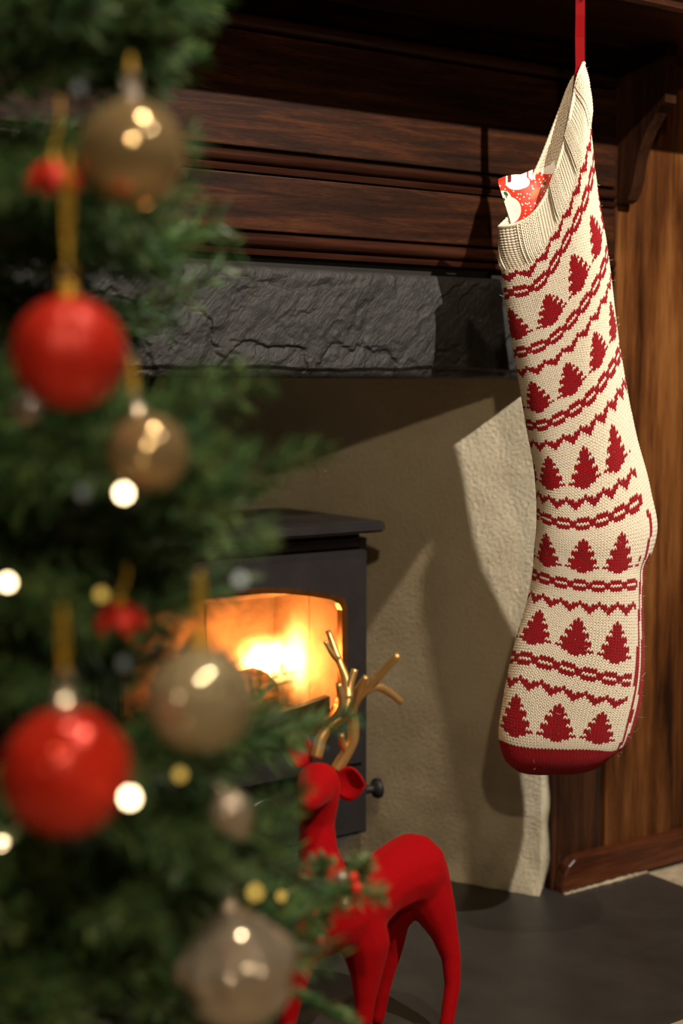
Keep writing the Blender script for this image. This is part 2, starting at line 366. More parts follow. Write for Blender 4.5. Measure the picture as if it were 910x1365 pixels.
# ------------------------------------------------------------------ slate lintel
nu, nv = 560, 104
x0, x1, z0, z1 = XL, 0.0815, 0.690, 0.814
xs = np.linspace(x0, x1, nu); zz = np.linspace(z0, z1, nv); X, Z = np.meshgrid(xs, zz)
a = math.radians(48); q = (-X * math.sin(a) + Z * math.cos(a)); p = (X * math.cos(a) + Z * math.sin(a))
def terr(s, k):
    fl = np.floor(s); fr = s - fl; return (fl + np.clip((fr - (1 - k)) / k, 0, 1)) 
h = fbm(X * 7, Z * 9, 5, 1) * 0.012
st = q * 16 + fbm(X * 16, Z * 16, 5, 2) * 3.2 + p * 1.5
h += (terr(st, 0.2) - st) * 0.0016
h += (fbm(q * 120 + fbm(X * 30, Z * 30, 3, 21) * 3, p * 20, 4, 6) - 0.5) * 0.0015
h += (fbm(X * 160, Z * 160, 3, 4) - 0.5) * 0.0012
for (px, py, rx, rz, dep) in ((355, 492, 0.055, 0.034, 0.006), (478, 500, 0.06, 0.040, 0.006), (610, 520, 0.05, 0.045, 0.004), (230, 470, 0.07, 0.05, 0.005), (400, 350, 0.12, 0.03, 0.004), (120, 450, 0.08, 0.04, 0.005)):
    c = onY(px, py, -0.01); dd = np.sqrt(((X - c[0]) / rx) ** 2 + ((Z - c[2]) / rz) ** 2) + (fbm(X * 26, Z * 34, 4, 9) - 0.5) * 1.1
    h -= 0.62 * dep * np.clip(dd, 0, 1) ** 3 / (1 + np.exp((dd - 1) / 0.02))
ed = np.minimum((Z - z0), (z1 - Z)); h -= np.exp(-np.clip(ed, 0, 1) / 0.004) * 0.006
h += -0.004 * np.clip((0.698 + 0.012 * fbm(X * 14, Z * 0 + 1, 3, 31) - Z) / 0.004, 0, 1)
Y = -0.006 - h
V = np.stack([X, Y, Z], -1).reshape(-1, 3).tolist(); Fc = grid_faces(nu, nv)
n0 = len(V)
V += [(x0, 0.10, z0), (x1, 0.10, z0), (x1, 0.10, z1), (x0, 0.10, z1)]
bl, br, tl, tr = 0, nu - 1, (nv - 1) * nu, nv * nu - 1
Fc += [tuple([n0 + 1, n0] + list(range(0, nu))), tuple([n0 + 3, n0 + 2] + list(range(nv * nu - 1, (nv - 1) * nu - 1, -1))), (n0, n0 + 1, n0 + 2, n0 + 3)]
Fc += [tuple([n0 + 2, n0 + 1] + [j * nu + nu - 1 for j in range(nv)]), tuple([n0, n0 + 3] + [j * nu for j in range(nv - 1, -1, -1)])]
lo = mesh_obj('slate_lintel', V, Fc, M['slate'])
tag(lo, 'rough dark slate lintel stone spanning the fireplace opening', 'lintel')

# ------------------------------------------------------------------ wood stove
SX0, SX1, SY = -0.632, -0.228, 0.12
SXC = (SX0 + SX1) / 2
sv = thing('wood_stove', (SXC, 0.22, 0.0), 'black cast iron wood burning stove with lit glass door', 'stove')
# hollow body: sides, back, roof, floor panel
YB = 0.335
mb = MB(); mb.box(SX0, SX0 + 0.012, SY, YB, 0.09, 0.484, 0.002); mb.box(SX1 - 0.012, SX1, SY, YB, 0.09, 0.484, 0.002)
mb.box(SX0 + 0.012, SX1 - 0.012, YB - 0.012, YB, 0.09, 0.484, 0); mb.box(SX0 + 0.012, SX1 - 0.012, SY + 0.001, YB - 0.012, 0.472, 0.484, 0)
mb.box(SX0 + 0.012, SX1 - 0.012, SY + 0.001, YB - 0.012, 0.09, 0.20, 0)
mb.obj('stove_body', M['iron'], sv)
pl = []
for cx_, cy_, a0 in ((-0.232, 0.100, -90), (-0.232, 0.325, 0), (-0.628, 0.325, 90), (-0.628, 0.100, 180)):
    for k in range(6): an = math.radians(a0 + 90 * k / 5); pl.append((cx_ + 0.015 * math.cos(an), cy_ + 0.015 * math.sin(an)))
tp = MB().extrude(pl, 'Z', 0.4935, 0.507).obj('top_plate', M['iron'], sv)
bm = bmesh.new(); bm.from_mesh(tp.data); bmesh.ops.bevel(bm, geom=[e for e in bm.edges if abs(e.verts[0].co.z - e.verts[1].co.z) < 1e-5], offset=0.003, segments=2, affect='EDGES'); bm.to_mesh(tp.data); bm.free()
box('top_collar', (SX0 + 0.01, SX1 - 0.008, SY + 0.006, YB - 0.01, 0.4842, 0.4932), M['iron_dark'], sv, bev=0.001)
# window outline (X,Z): shallow arch, rounded lower corners
def win(e=0.0, n=64):
    out = []; xr = 0.154 + e
    top = lambda x: 0.4265 + e - 0.0225 * (x / 0.154) ** 2
    pts = []
    for k in range(19): x = -xr + 2 * xr * k / 18; pts.append((x, top(x)))
    # round the top corners
    pts[0] = (-xr, 0.394 + e * 0.3); pts[-1] = (xr, 0.394 + e * 0.3)
    pts.insert(1, (-xr + 0.004, 0.402 + e)); pts.insert(-1, (xr - 0.004, 0.402 + e))
    low = []
    for k in range(9):
        an = math.pi / 2 * k / 8; low.append((xr - 0.060 + 0.060 * math.cos(an), 0.287 - (0.042 + e) * math.sin(an)))
    mid = [(xr - 0.060 - (2 * xr - 0.12) * k / 9, 0.245 - e - 0.004 * math.sin(math.pi * k / 9)) for k in range(1, 9)]
    low2 = [(-x, z) for x, z in reversed(low)]
    return [(SXC + x, z) for x, z in pts + low + mid + low2]
wi = win(0.0); wo = win(0.007); N = len(wi)
dx0, dx1, dz0, dz1 = SX0 + 0.012, SX1 - 0.012, 0.190, 0.470
def to_rect(p):   # push an outline point to the door's border
    cx_, cz_ = SXC, 0.33; dx = p[0] - cx_; dz = p[1] - cz_
    s = min(((dx1 - cx_) / abs(dx)) if abs(dx) > 1e-6 else 9e9, ((dz1 - cz_) if dz > 0 else (cz_ - dz0)) / abs(dz) if abs(dz) > 1e-6 else 9e9)
    return (cx_ + dx * s, cz_ + dz * s)
rc = [to_rect(p) for p in wo]
for cxn, czn in ((dx0, dz0), (dx1, dz0), (dx0, dz1), (dx1, dz1)):
    i = min(range(N), key=lambda k: (rc[k][0] - cxn) ** 2 + (rc[k][1] - czn) ** 2); rc[i] = (cxn, czn)
yf, yb = SY - 0.012, SY - 0.0005
V = [(x, yf, z) for x, z in rc] + [(x, yf, z) for x, z in wo] + [(x, yb, z) for x, z in rc] + [(x, yb, z) for x, z in wo]
Fc = []
for k in range(N):
    k2 = (k + 1) % N
    Fc += [(k, k2, N + k2, N + k), (2 * N + k, 3 * N + k, 3 * N + k2, 2 * N + k2), (k, 2 * N + k, 2 * N + k2, k2), (N + k, N + k2, 3 * N + k2, 3 * N + k)]
door = mesh_obj('door', V, Fc, M['iron'], sv)
V = []; Fc = []
for (pl_, y) in ((wo, yf - 0.0025), (wi, yf - 0.0005), (wi, yb - 0.001), (wo, yb - 0.001)): V += [(x, y, z) for x, z in pl_]
for r in range(4):
    for k in range(N): Fc.append((r * N + k, r * N + (k + 1) % N, ((r + 1) % 4) * N + (k + 1) % N, ((r + 1) % 4) * N + k))
rim_m = plain('heat_tinted_steel_rim', lin(150, 100, 52), 0.28, 0.9)
mesh_obj('window_rim', V, Fc, rim_m, door, smooth=False)
t = NT('stove_glass'); tr = t.n('ShaderNodeBsdfTransparent'); gl = t.n('ShaderNodeBsdfGlossy'); gl.inputs['Roughness'].default_value = 0.05
df = t.n('ShaderNodeBsdfDiffuse'); df.inputs[0].default_value = lin(80, 50, 28)
tr.inputs[0].default_value = (1.0, 0.90, 0.74, 1)
mx = t.n('ShaderNodeMixShader'); mx2 = t.n('ShaderNodeMixShader'); fr = t.n('ShaderNodeFresnel'); fr.inputs[0].default_value = 1.3
soot = t.ramp(t.noise(t.coord((9, 9, 12)), 1.0, 5, 0.6), [(0.46, (0, 0, 0, 1)), (0.75, (0.35, 0.35, 0.35, 1))])
t.l(soot, mx2.inputs[0]); t.l(tr.outputs[0], mx2.inputs[1]); t.l(df.outputs[0], mx2.inputs[2])
t.l(t.math('MULTIPLY', fr.outputs[0], 0.6), mx.inputs[0]); t.l(mx2.outputs[0], mx.inputs[1]); t.l(gl.outputs[0], mx.inputs[2]); t.l(mx.outputs[0], t.out.inputs[0])
MB().extrude(wi, 'Y', yb - 0.004, yb - 0.0012).obj('window_glass', t.m, door)
# firebox bricks
M['brick'] = plain('vermiculite_brick', lin(176, 138, 100), 0.9, namt=0.15, nscale=30, bump=0.3, bscale=120)
for k in range(3):
    a_ = SX0 + 0.016 + k * 0.1242
    box('fire_brick', (a_, a_ + 0.1222, YB - 0.032, YB - 0.0125, 0.2005, 0.455), M['brick'], sv, bev=0.002)
for xa, xb in ((SX0 + 0.0125, SX0 + 0.032), (SX1 - 0.032, SX1 - 0.0125)):
    for ya, yb_ in ((SY + 0.004, SY + 0.089), (SY + 0.091, YB - 0.034)):
        box('fire_brick', (xa, xb, ya, yb_, 0.2005, 0.455), M['brick'], sv, bev=0.002)
bf = MB(); bf.add([(SX0 + 0.034, SY + 0.03, 0.418), (SX1 - 0.034, SY + 0.03, 0.418), (SX1 - 0.034, YB - 0.034, 0.385), (SX0 + 0.034, YB - 0.034, 0.385), (SX0 + 0.034, SY + 0.03, 0.43), (SX1 - 0.034, SY + 0.03, 0.43), (SX1 - 0.034, YB - 0.034, 0.397), (SX0 + 0.034, YB - 0.034, 0.397)],
                 [(0, 1, 2, 3), (7, 6, 5, 4), (0, 4, 5, 1), (1, 5, 6, 2), (2, 6, 7, 3), (3, 7, 4, 0)])
bf.obj('baffle_plate', M['brick'], sv)
# curved log guard inside the glass
mb = MB(); n = 20; ring = []
for k in range(n + 1):
    s = -1 + 2 * k / n; x = SXC + 0.150 * s; zt = 0.262 + 0.016 * s * s; ring.append((x, zt))
V = []
for x, zt in ring: V += [(x, SY + 0.010, 0.236), (x, SY + 0.010, zt), (x, SY + 0.022, zt), (x, SY + 0.022, 0.236)]
Fc = []
for k in range(n):
    for e in range(4): Fc.append((4 * k + e, 4 * k + (e + 1) % 4, 4 * k + 4 + (e + 1) % 4, 4 * k + 4 + e))
Fc += [(0, 1, 2, 3), (4 * n + 3, 4 * n + 2, 4 * n + 1, 4 * n)]
mb.add(V, Fc).obj('log_guard', M['iron_dark'], sv)
box('grate', (SX0 + 0.034, SX1 - 0.034, SY + 0.024, YB - 0.035, 0.2005, 0.216), M['iron_dark'], sv, bev=0.002)
# curved ash lip, lower panel, air control, knob, plinth
def arc_shelf(name, xh, y0, bulge, za, zb, mat, par):
    pts = [(SXC - xh, y0)] + [(SXC - xh + 2 * xh * k / 24, y0 - bulge * (1 - (2 * k / 24 - 1) ** 2) - 0.004) for k in range(25)] + [(SXC + xh, y0)]
    o = MB().extrude(pts, 'Z', za, zb).obj(name, mat, par); return o
arc_shelf('door_ledge', 0.165, SY - 0.0125, 0.020, 0.194, 0.2345, M['iron'], door)
box('lower_panel', (SX0 + 0.012, SX1 - 0.012, SY - 0.006, SY - 0.0005, 0.095, 0.188), M['iron'], sv, bev=0.002)
arc_shelf('ash_lip', 0.175, SY - 0.0065, 0.03, 0.086, 0.0935, M['steel'], sv)
ac = MB().lathe([(0.0, 0.012), (0.020, 0.012), (0.0225, 0.010), (0.023, 0.006), (0.023, 0.0)], (-0.398, SY - 0.0062, 0.143), 32, (0, -1, 0)).obj('air_control', M['iron'], sv, angle=40)
MB().lathe([(0.0225, 0.0135), (0.024, 0.0125), (0.0245, 0.010), (0.0235, 0.008)], (-0.398, SY - 0.0062, 0.143), 32, (0, -1, 0)).obj('steel_ring', M['steel'], ac, smooth=True)
kb = onX(503, 1054, SX1 + 0.03); ky = 0.135
MB().lathe([(0.0, 0.0), (0.011, 0.0), (0.011, 0.004), (0.006, 0.007), (0.0055, 0.016), (0.007, 0.018), (0.0125, 0.021), (0.014, 0.025), (0.013, 0.029), (0.008, 0.031), (0.0, 0.0315)], (SX1 + 0.0003, ky, 0.143), 24, (1, -0.15, 0)).obj('side_knob', M['iron_dark'], sv, angle=50)
box('plinth', (SX0 + 0.03, SX1 - 0.03, SY + 0.03, YB - 0.01, 0.0, 0.0898), M['iron_dark'], sv, bev=0.002)
# logs, embers, fire
t = NT('charred_log'); f1 = t.noise(t.coord((20, 90, 90)), 1.0, 5, 0.7)
t.set(t.ramp(f1, [(0.3, lin(70, 40, 22)), (0.5, lin(150, 100, 58)), (0.72, lin(196, 146, 96))]), 0.85, normal=t.bump(f1, 0.8, 0.004)); M['log'] = t.m
def log(name, p0, p1, r, label):
    p0, p1 = Vector(p0), Vector(p1); ax = (p1 - p0).normalized(); L = (p1 - p0).length
    mb = MB().lathe([(0.0, 0.0), (r * 0.93, 0.001), (r, 0.006)] + [(r * (1 + 0.05 * math.sin(9 * k)), 0.006 + (L - 0.012) * k / 8) for k in range(1, 8)] + [(r, L - 0.006), (r * 0.93, L - 0.001), (0.0, L)], (0, 0, 0), 22, ax,
                    lambda a_, t_: 1 + 0.10 * math.sin(3 * a_ + 1) + 0.05 * math.sin(7 * a_) + 0.05 * random.random())
    mb.v = [tuple(Vector(v_) + p0) for v_ in mb.v]
    o = mb.obj(name, M['log'], origin=tuple(p0), angle=50); return tag(o, label, 'log')
log('firewood_log', (-0.452, 0.172, 0.276), (-0.345, 0.182, 0.284), 0.029, 'charred split log burning beside the right of the fire')
log('firewood_log', (-0.560, 0.215, 0.250), (-0.430, 0.250, 0.250), 0.026, 'charred log at the back left of the firebox')
t = NT('ember'); f1 = t.noise(t.coord((90, 90, 90)), 1.0, 4, 0.7)
t.set(lin(30, 18, 12), 0.9, Emission_Color=t.ramp(f1, [(0.5, (0, 0, 0, 1)), (0.62, (1, 0.16, 0.02, 1)), (0.75, (1, 0.45, 0.1, 1))]), Emission_Strength=2.5)
bm = bmesh.new()
for k in range(160):
    m_ = Matrix.Translation((random.uniform(-0.575, -0.285), random.uniform(SY + 0.034, YB - 0.045), 0.219 + 0.032 * random.random())) @ Matrix.Rotation(random.uniform(0, 6.3), 4, Vector((random.random(), random.random(), random.random())).normalized())
    bmesh.ops.create_cube(bm, size=random.uniform(0.008, 0.02), matrix=m_)
tag(MB().bm(bm).obj('ember_bed', t.m), 'glowing ember and ash bed on the stove grate', 'embers', kind='stuff')
def flame(name, c, rx, ry, rz, core, label):
    bm = bmesh.new(); bmesh.ops.create_icosphere(bm, subdivisions=3, radius=1.0)
    for v in bm.verts:
        z_ = v.co.z; s = 1.0 - 0.25 * max(0, z_)
        v.co = Vector((v.co.x * rx * s, v.co.y * ry * s, z_ * rz))
    o = MB().bm(bm).obj(name, None); o.data.materials.clear(); o.location = c
    t = NT(name + '_gas'); t.t.nodes.remove(t.b)
    tc = t.coord((1 / rx, 1 / ry, 1 / rz)); ln = t.n('ShaderNodeVectorMath', operation='LENGTH'); t.l(tc, ln.inputs[0])
    nz = t.noise(t.coord((34, 34, 17)), 1.0, 3, 0.6, 0.4)
    d = t.math('ADD', ln.outputs['Value'], t.math('MULTIPLY', t.math('SUBTRACT', nz, 0.5), 0.9))
    st_ = t.ramp(d, [(0.0, (1, 1, 1, 1)), (0.35, (0.55, 0.55, 0.55, 1)), (0.65, (0.10, 0.10, 0.10, 1)), (0.92, (0, 0, 0, 1))])
    e = t.n('ShaderNodeEmission'); t.l(t.math('MULTIPLY', st_, core), e.inputs[1])
    t.l(t.ramp(d, [(0.1, (1, 0.84, 0.58, 1)), (0.5, (1, 0.60, 0.24, 1)), (0.9, (1, 0.36, 0.08, 1))]), e.inputs[0])
    t.l(e.outputs[0], t.out.inputs['Volume']); o.data.materials.append(t.m)
    return tag(o, label, 'flame', kind='stuff')
flame('flame', (-0.318, 0.222, 0.312), 0.072, 0.045, 0.046, 620, 'white hot flame behind the stove glass above the log')
flame('flame_glow', (-0.288, 0.198, 0.315), 0.030, 0.035, 0.080, 260, 'orange glow of the flame at the right of the firebox')  # emissive gas added for the soft glow beside the flame
for k, (c, e) in enumerate((((-0.318, 0.20, 0.318), 0.42), ((-0.380, 0.136, 0.300), 0.22))):  # lamp inside the flame, plus an added fill brightening the log from the front
    l = bpy.data.lights.new('fire_fill_light', 'POINT'); l.energy = e; l.color = (1.0, 0.55, 0.24); l.shadow_soft_size = 0.025
    o = bpy.data.objects.new('fire_fill_light', l); col.objects.link(o); o.location = c

# ------------------------------------------------------------------ knitted stocking
ROWS = [  # row, near edge left->right in the plane of the stocking, thickness
 (0,  [(665,303),(688,299),(710,286),(728,260),(742,224),(754,182),(763,138),(770,104),(778,84)], 0.020),
 (9,  [(667,335),(692,332),(712,320),(730,294),(746,256),(760,214),(771,170),(779,136),(785,112)], 0.030),
 (21, [(670,368),(697,364),(716,351),(735,322),(750,295),(764,264),(775,230),(783,200),(787,176)], 0.040),
 (29, [(673,393),(703,388),(722,377),(740,352),(753,327),(766,302),(777,276),(786,246),(791,218)], 0.044),
 (55, [(686,472),(707,468),(730,458),(750,442),(766,424),(781,404),(794,382),(804,358),(809,336)], 0.050),
 (88, [(702,567),(720,569),(738,563),(757,553),(774,542),(790,528),(804,510),(817,490),(826,470)], 0.052),
 (110,[(713,630),(727,636),(744,638),(764,636),(784,630),(803,620),(821,606),(835,592),(846,578)], 0.054),
 (128,[(716,686),(730,694),(748,699),(770,701),(792,698),(812,692),(832,683),(852,670),(866,656)], 0.055),
 (137,[(715,713),(729,721),(748,726),(770,728),(793,728),(815,725),(836,720),(857,715),(874,708)], 0.055),
 (142,[(713,730),(728,738),(747,743),(769,745),(792,746),(814,745),(834,744),(853,741),(867,737)], 0.053),
 (147,[(712,745),(727,752),(746,757),(768,760),(791,762),(813,762),(831,761),(848,758),(859,754)], 0.052),
 (154,[(710,767),(727,773),(747,778),(769,781),(792,783),(813,783),(832,782),(847,780),(857,777)], 0.051),
 (187,[(682,878),(703,880),(725,885),(748,891),(771,898),(794,903),(815,907),(838,909),(856,906)], 0.047),
 (203,[(671,935),(690,938),(711,942),(735,947),(759,952),(782,956),(805,959),(829,960),(849,955)], 0.043),
 (217,[(666,986),(684,993),(706,997),(728,998),(752,999),(774,999),(796,1000),(815,1001),(832,994)], 0.038),
 (226,[(676,1015),(690,1020),(708,1022),(728,1023),(750,1023),(770,1022),(789,1019),(804,1014),(815,1007)], 0.028),
 (233,[(696,1031),(706,1033),(718,1034),(732,1034),(748,1034),(764,1033),(779,1030),(790,1026),(799,1021)], 0.004),
]
FAR0 = [(665,303),(680,287),(695,263),(708,240),(720,215),(733,182),(746,148),(760,112),(778,84)]
rv = np.array([r[0] for r in ROWS], float); NS = len(ROWS[0][1])
near = np.array([r[1] for r in ROWS], float); thick = np.array([r[2] for r in ROWS])
sN = np.linspace(0, 1, NS)
far = near.copy(); far[:, :, 1] -= (np.where(rv < 215, 20, 5))[:, None] * np.sin(np.pi * sN)[None, :]
far[0] = np.array(FAR0); far[1] = 0.6 * np.array(FAR0) + 0.4 * far[1] + np.array([0, 20]) * (1 - 0.3 * sN[:, None])
far[1][0] = near[1][0]; far[1][-1] = near[1][-1]; far[-1] = near[-1]
def hermite(xk, yk, x):      # smooth interpolation along axis 0
    yk = np.asarray(yk); hk = np.diff(xk); sh = (-1,) + (1,) * (yk.ndim - 1)
    dl = np.diff(yk, axis=0) / hk.reshape(sh)
    m = np.zeros_like(yk); m[0] = dl[0]; m[-1] = dl[-1]
    w1 = hk[1:].reshape(sh); w0 = hk[:-1].reshape(sh); m[1:-1] = (dl[:-1] * w1 + dl[1:] * w0) / (w0 + w1)
    i = np.clip(np.searchsorted(xk, x, side='right') - 1, 0, len(xk) - 2)
    tt = ((x - xk[i]) / hk[i]).reshape(sh); hh = hk[i].reshape(sh)
    return (2*tt**3 - 3*tt**2 + 1) * yk[i] + (tt**3 - 2*tt**2 + tt) * hh * m[i] + (-2*tt**3 + 3*tt**2) * yk[i+1] + (tt**3 - tt**2) * hh * m[i+1]
SUB = 2; VR = np.arange(0, 233 + 1e-6, 1 / SUB); NVR = len(VR)
nearV = hermite(rv, near, VR); farV = hermite(rv, far, VR); thV = hermite(rv, thick, VR)
# loop around each row: theta 0..pi near (left->right), pi..2pi far (right->left)
TH = np.linspace(0, 2 * np.pi, 193)[:-1]; S = (1 - np.cos(TH)) / 2
DH = (HOOK - CAM) @ Fh
def row_px(arr, s):
    # arr (NV,NS,2) sampled at s
    xi = s * (NS - 1); k = np.clip(np.floor(xi).astype(int), 0, NS - 2); fr = xi - k
    sm = np.zeros((arr.shape[0], len(s), 2))
    d = np.gradient(arr, axis=1)
    f2 = fr[None, :, None]
    return (2*f2**3-3*f2**2+1)*arr[:, k] + (f2**3-2*f2**2+f2)*d[:, k] + (-2*f2**3+3*f2**2)*arr[:, k+1] + (f2**3-f2**2)*d[:, k+1]
PX = np.where((TH <= np.pi)[None, :, None], row_px(nearV, S), row_px(farV, S))
RAY = FW[None, None] + RT * ((PX[..., 0] - CX) / FPX)[..., None] + UP * ((CY - PX[..., 1]) / FPX)[..., None]
dist = DH - np.where((TH <= np.pi)[None, :], np.sin(TH)[None, :], np.sin(TH)[None, :] * np.clip(0.4 + 0.75 * (VR - 150) / 40, 0.4, 1.15)[:, None]) * thV[:, None]
LOOP = CAM + RAY * (dist / (RAY @ Fh))[..., None]                   # (NVR,192,3)
seg = np.linalg.norm(np.roll(LOOP, -1, 1) - LOOP, axis=2); arc = np.concatenate([np.zeros((NVR, 1)), np.cumsum(seg, 1)], 1); per = arc[:, -1]
NST = 96
anch = [(0, 700), (42, 733), (72, 757), (107, 779), (141, 776), (174, 768), (207, 742), (233, 742)]
ax = hermite(np.array([a_[0] for a_ in anch], float), np.array([float(a_[1]) for a_ in anch]), VR)
arc0 = np.array([np.interp(ax[i], PX[i, :97, 0], arc[i, :97]) for i in range(NVR)])
k_ = np.ones(13) / 13; arc0 = np.convolve(np.pad(arc0, 6, mode='edge'), k_, 'valid')
UF = 4
uu = (np.arange(NST * UF) / UF)
LP = np.concatenate([LOOP, LOOP[:, :1]], 1); SP = np.concatenate([S * 0 + TH, [2 * np.pi]])
GR = np.zeros((NVR, NST * UF, 3)); GT = np.zeros((NVR, NST * UF))
for i in range(NVR):
    a_ = (arc0[i] + (uu - 0.5) * per[i] / NST) % per[i]
    for c in range(3): GR[i, :, c] = np.interp(a_, arc[i], LP[i, :, c])
    GT[i] = np.interp(a_, arc[i], SP)
du = np.roll(GR, -2, 1) - np.roll(GR, 2, 1); dv = np.gradient(GR, axis=0)
NR = np.cross(du, dv); NR /= np.linalg.norm(NR, axis=2, keepdims=True) + 1e-12
cen = GR.mean(1, keepdims=True); flip = np.sign(((GR - cen) * NR).sum(2).mean()); NR *= flip
def ev(u, v):   # stitch coordinate u (0..96), row v  -> point, normal
    u = np.asarray(u) % NST * UF; v = np.clip(np.asarray(v), 0, 232.999) * SUB
    i = np.floor(u).astype(int); fu = (u - i)[..., None]; i0 = i % (NST * UF); i1 = (i + 1) % (NST * UF)
    j = np.clip(np.floor(v).astype(int), 0, NVR - 2); fv = (v - j)[..., None]
    b = lambda A: (A[j, i0] * (1 - fu) + A[j, i1] * fu) * (1 - fv) + (A[j + 1, i0] * (1 - fu) + A[j + 1, i1] * fu) * fv
    return b(GR), b(NR)
TREE = [0, 1, 1, 2, 1, 3, 3, 2, 4, 4, 3, 5, 3, 1]
def band(m, r):
    m = m % 6
    return (r in (0, 4) and 1 <= m <= 4) or (r in (1, 3)) or (r == 2 and m in (0, 5))
def zig(m, r): return r in ((2, 3, 4), (1, 2, 3), (1, 2), (0, 1), (1, 2), (1, 2, 3))[m % 6]
SEQ = [('z', 19), ('b', 26), ('t', 35), ('b', 52), ('z', 61), ('t', 68), ('b', 85), ('z', 94), ('t', 101), ('z', 117), ('b', 125), ('t', 134), ('b', 151), ('z', 160), ('t', 167), ('b', 184), ('z', 193), ('t', 200)]
ISRED = np.zeros((233, NST), bool)
tabT = GT[(np.minimum(np.arange(233) * SUB + 1, NVR - 1))][:, (np.arange(NST) * UF + 2)]
for j in range(233):
    kind = next(((k, j - r0) for k, r0 in SEQ if r0 <= j < r0 + {'z': 5, 'b': 5, 't': 14}[k]), None)
    for i in range(NST):
        th = tabT[j, i]; s = (1 - math.cos(th)) / 2; isnear = th <= math.pi
        red = False
        if kind:
            k, r = kind
            if k == 't': m = (i + 6) % 12 - 6; red = abs(m) <= TREE[r]
            elif k == 'b': red = band(i + 3, r)
            else: red = zig(i + 3, r)
        if j >= 217: red = True
        elif 100 <= j < 131 and (not isnear and s > 0.35 or s > 0.90): red = False
        elif j >= 131:
            if isnear:
                if s > 0.92: red = (j >= 142 and not 0.945 < s < 0.968) or (j < 142 and s < 0.95)
                elif s > 0.885: red = False
            else: red = (i % 4) != 0 if (j >= 142 or s < 0.7) else False
        ISRED[j, i] = red
st = thing('christmas_stocking', tuple(HOOK), 'long cream and red knitted christmas stocking hanging from the mantel', 'stocking')
WM = [M['wool_cream'], M['wool_red']]
# stitch template: arch cross-section, 4 rings
RINGS = [(0.0, 0.35), (0.3, 1.0), (0.7, 1.0), (1.0, 0.35)]
ARCH = [(-1.0, 0.0), (-0.6, 0.8), (0.6, 0.8), (1.0, 0.0)]
def stitches(name, jj, ii, red, parent, inside=False, purl=None, lift=None):
    """jj, ii integer arrays of stitches; each is two leaning yarn legs (or one bar for purl)"""
    n = len(jj); vs = []; fs = []; mi = []
    if purl is None: purl = np.zeros(n, bool)
    if lift is None: lift = np.zeros(n)
    base = 0
    for side in (-1, 1):
        V = np.zeros((n, len(RINGS), len(ARCH), 3))
        jit = rng.normal(0, 0.05, n)
        for a_, (tt, hs) in enumerate(RINGS):
            for b_, (ac, hc) in enumerate(ARCH):
                u = np.where(purl, ii + 0.02 + tt * 0.96, ii + 0.5 + side * (0.06 + 0.36 * tt) + ac * 0.20 * (0.5 + 0.5 * hs))
                v = np.where(purl, jj + 0.5 + side * 0.02 + ac * 0.42 * (0.4 + 0.6 * hs), jj - 0.22 + tt * 1.38 + jit)
                p, nn = ev(u - 0.0, v)
                hgt = np.where(purl, 0.0017, 0.0018) * hc * (0.35 + 0.65 * hs) + lift - 0.0002
                V[:, a_, b_] = p + nn * ((-1 if inside else 1) * hgt)[:, None]
        sel = np.ones(n, bool) if side < 0 else ~purl
        V = V[sel]; m = len(V); nr, na = len(RINGS), len(ARCH)
        idx = np.arange(m)[:, None] * nr * na
        tf = []
        for a_ in range(nr - 1):
            for b_ in range(na - 1): tf.append((a_ * na + b_, a_ * na + b_ + 1, (a_ + 1) * na + b_ + 1, (a_ + 1) * na + b_))
        tf = np.array(tf)
        fs.append((idx[:, :, None] + tf[None]).reshape(-1, 4) + base)
        vs.append(V.reshape(-1, 3)); mi.append(np.repeat(red[sel].astype(int), len(tf))); base += m * nr * na
    return mesh_obj(name, np.concatenate(vs), np.concatenate(fs), WM, parent, True, np.concatenate(mi))
J, I = np.meshgrid(np.arange(18, 217), np.arange(NST), indexing='ij'); J = J.ravel(); I = I.ravel()
heel = (J >= 104) & (J < 143) & np.array([(1 - math.cos(tabT[j, i])) / 2 > (0.86 if tabT[j, i] <= math.pi else 0.45) for j, i in zip(J, I)]) & ~ISRED[J, I]
def base_layer(name, ja, jb, parent, off=-0.0016, mats=WM, red=True):
    jr = np.arange(ja, jb + 1); U, Vv = np.meshgrid(np.arange(NST), jr); p, nn = ev(U.ravel(), Vv.ravel().astype(float)); p = p + nn * off
    f = grid_faces(NST, len(jr), True); mi = [int(ISRED[min(ja + k // NST, 232), k % NST]) if red else 0 for k in range(len(f))]
    return mesh_obj(name, p, f, mats, parent, True, mi)
leg = base_layer('knitted_leg', 18, 217, st)
tag(stitches('leg_stitches', J[~heel], I[~heel], ISRED[J[~heel], I[~heel]], leg), kind='stuff')
hl = stitches('heel', J[heel], I[heel], ISRED[J[heel], I[heel]], st, lift=np.full(heel.sum(), 0.0003)); tag(hl, 'plain cream heel')
toe = base_layer('toe', 216, 232, st); tag(toe, 'dark red knitted toe cap')
J, I = np.meshgrid(np.arange(217, 232), np.arange(NST), indexing='ij'); J = J.ravel(); I = I.ravel()
tag(stitches('toe_stitches', J, I, np.ones(len(J), bool), toe), kind='stuff')
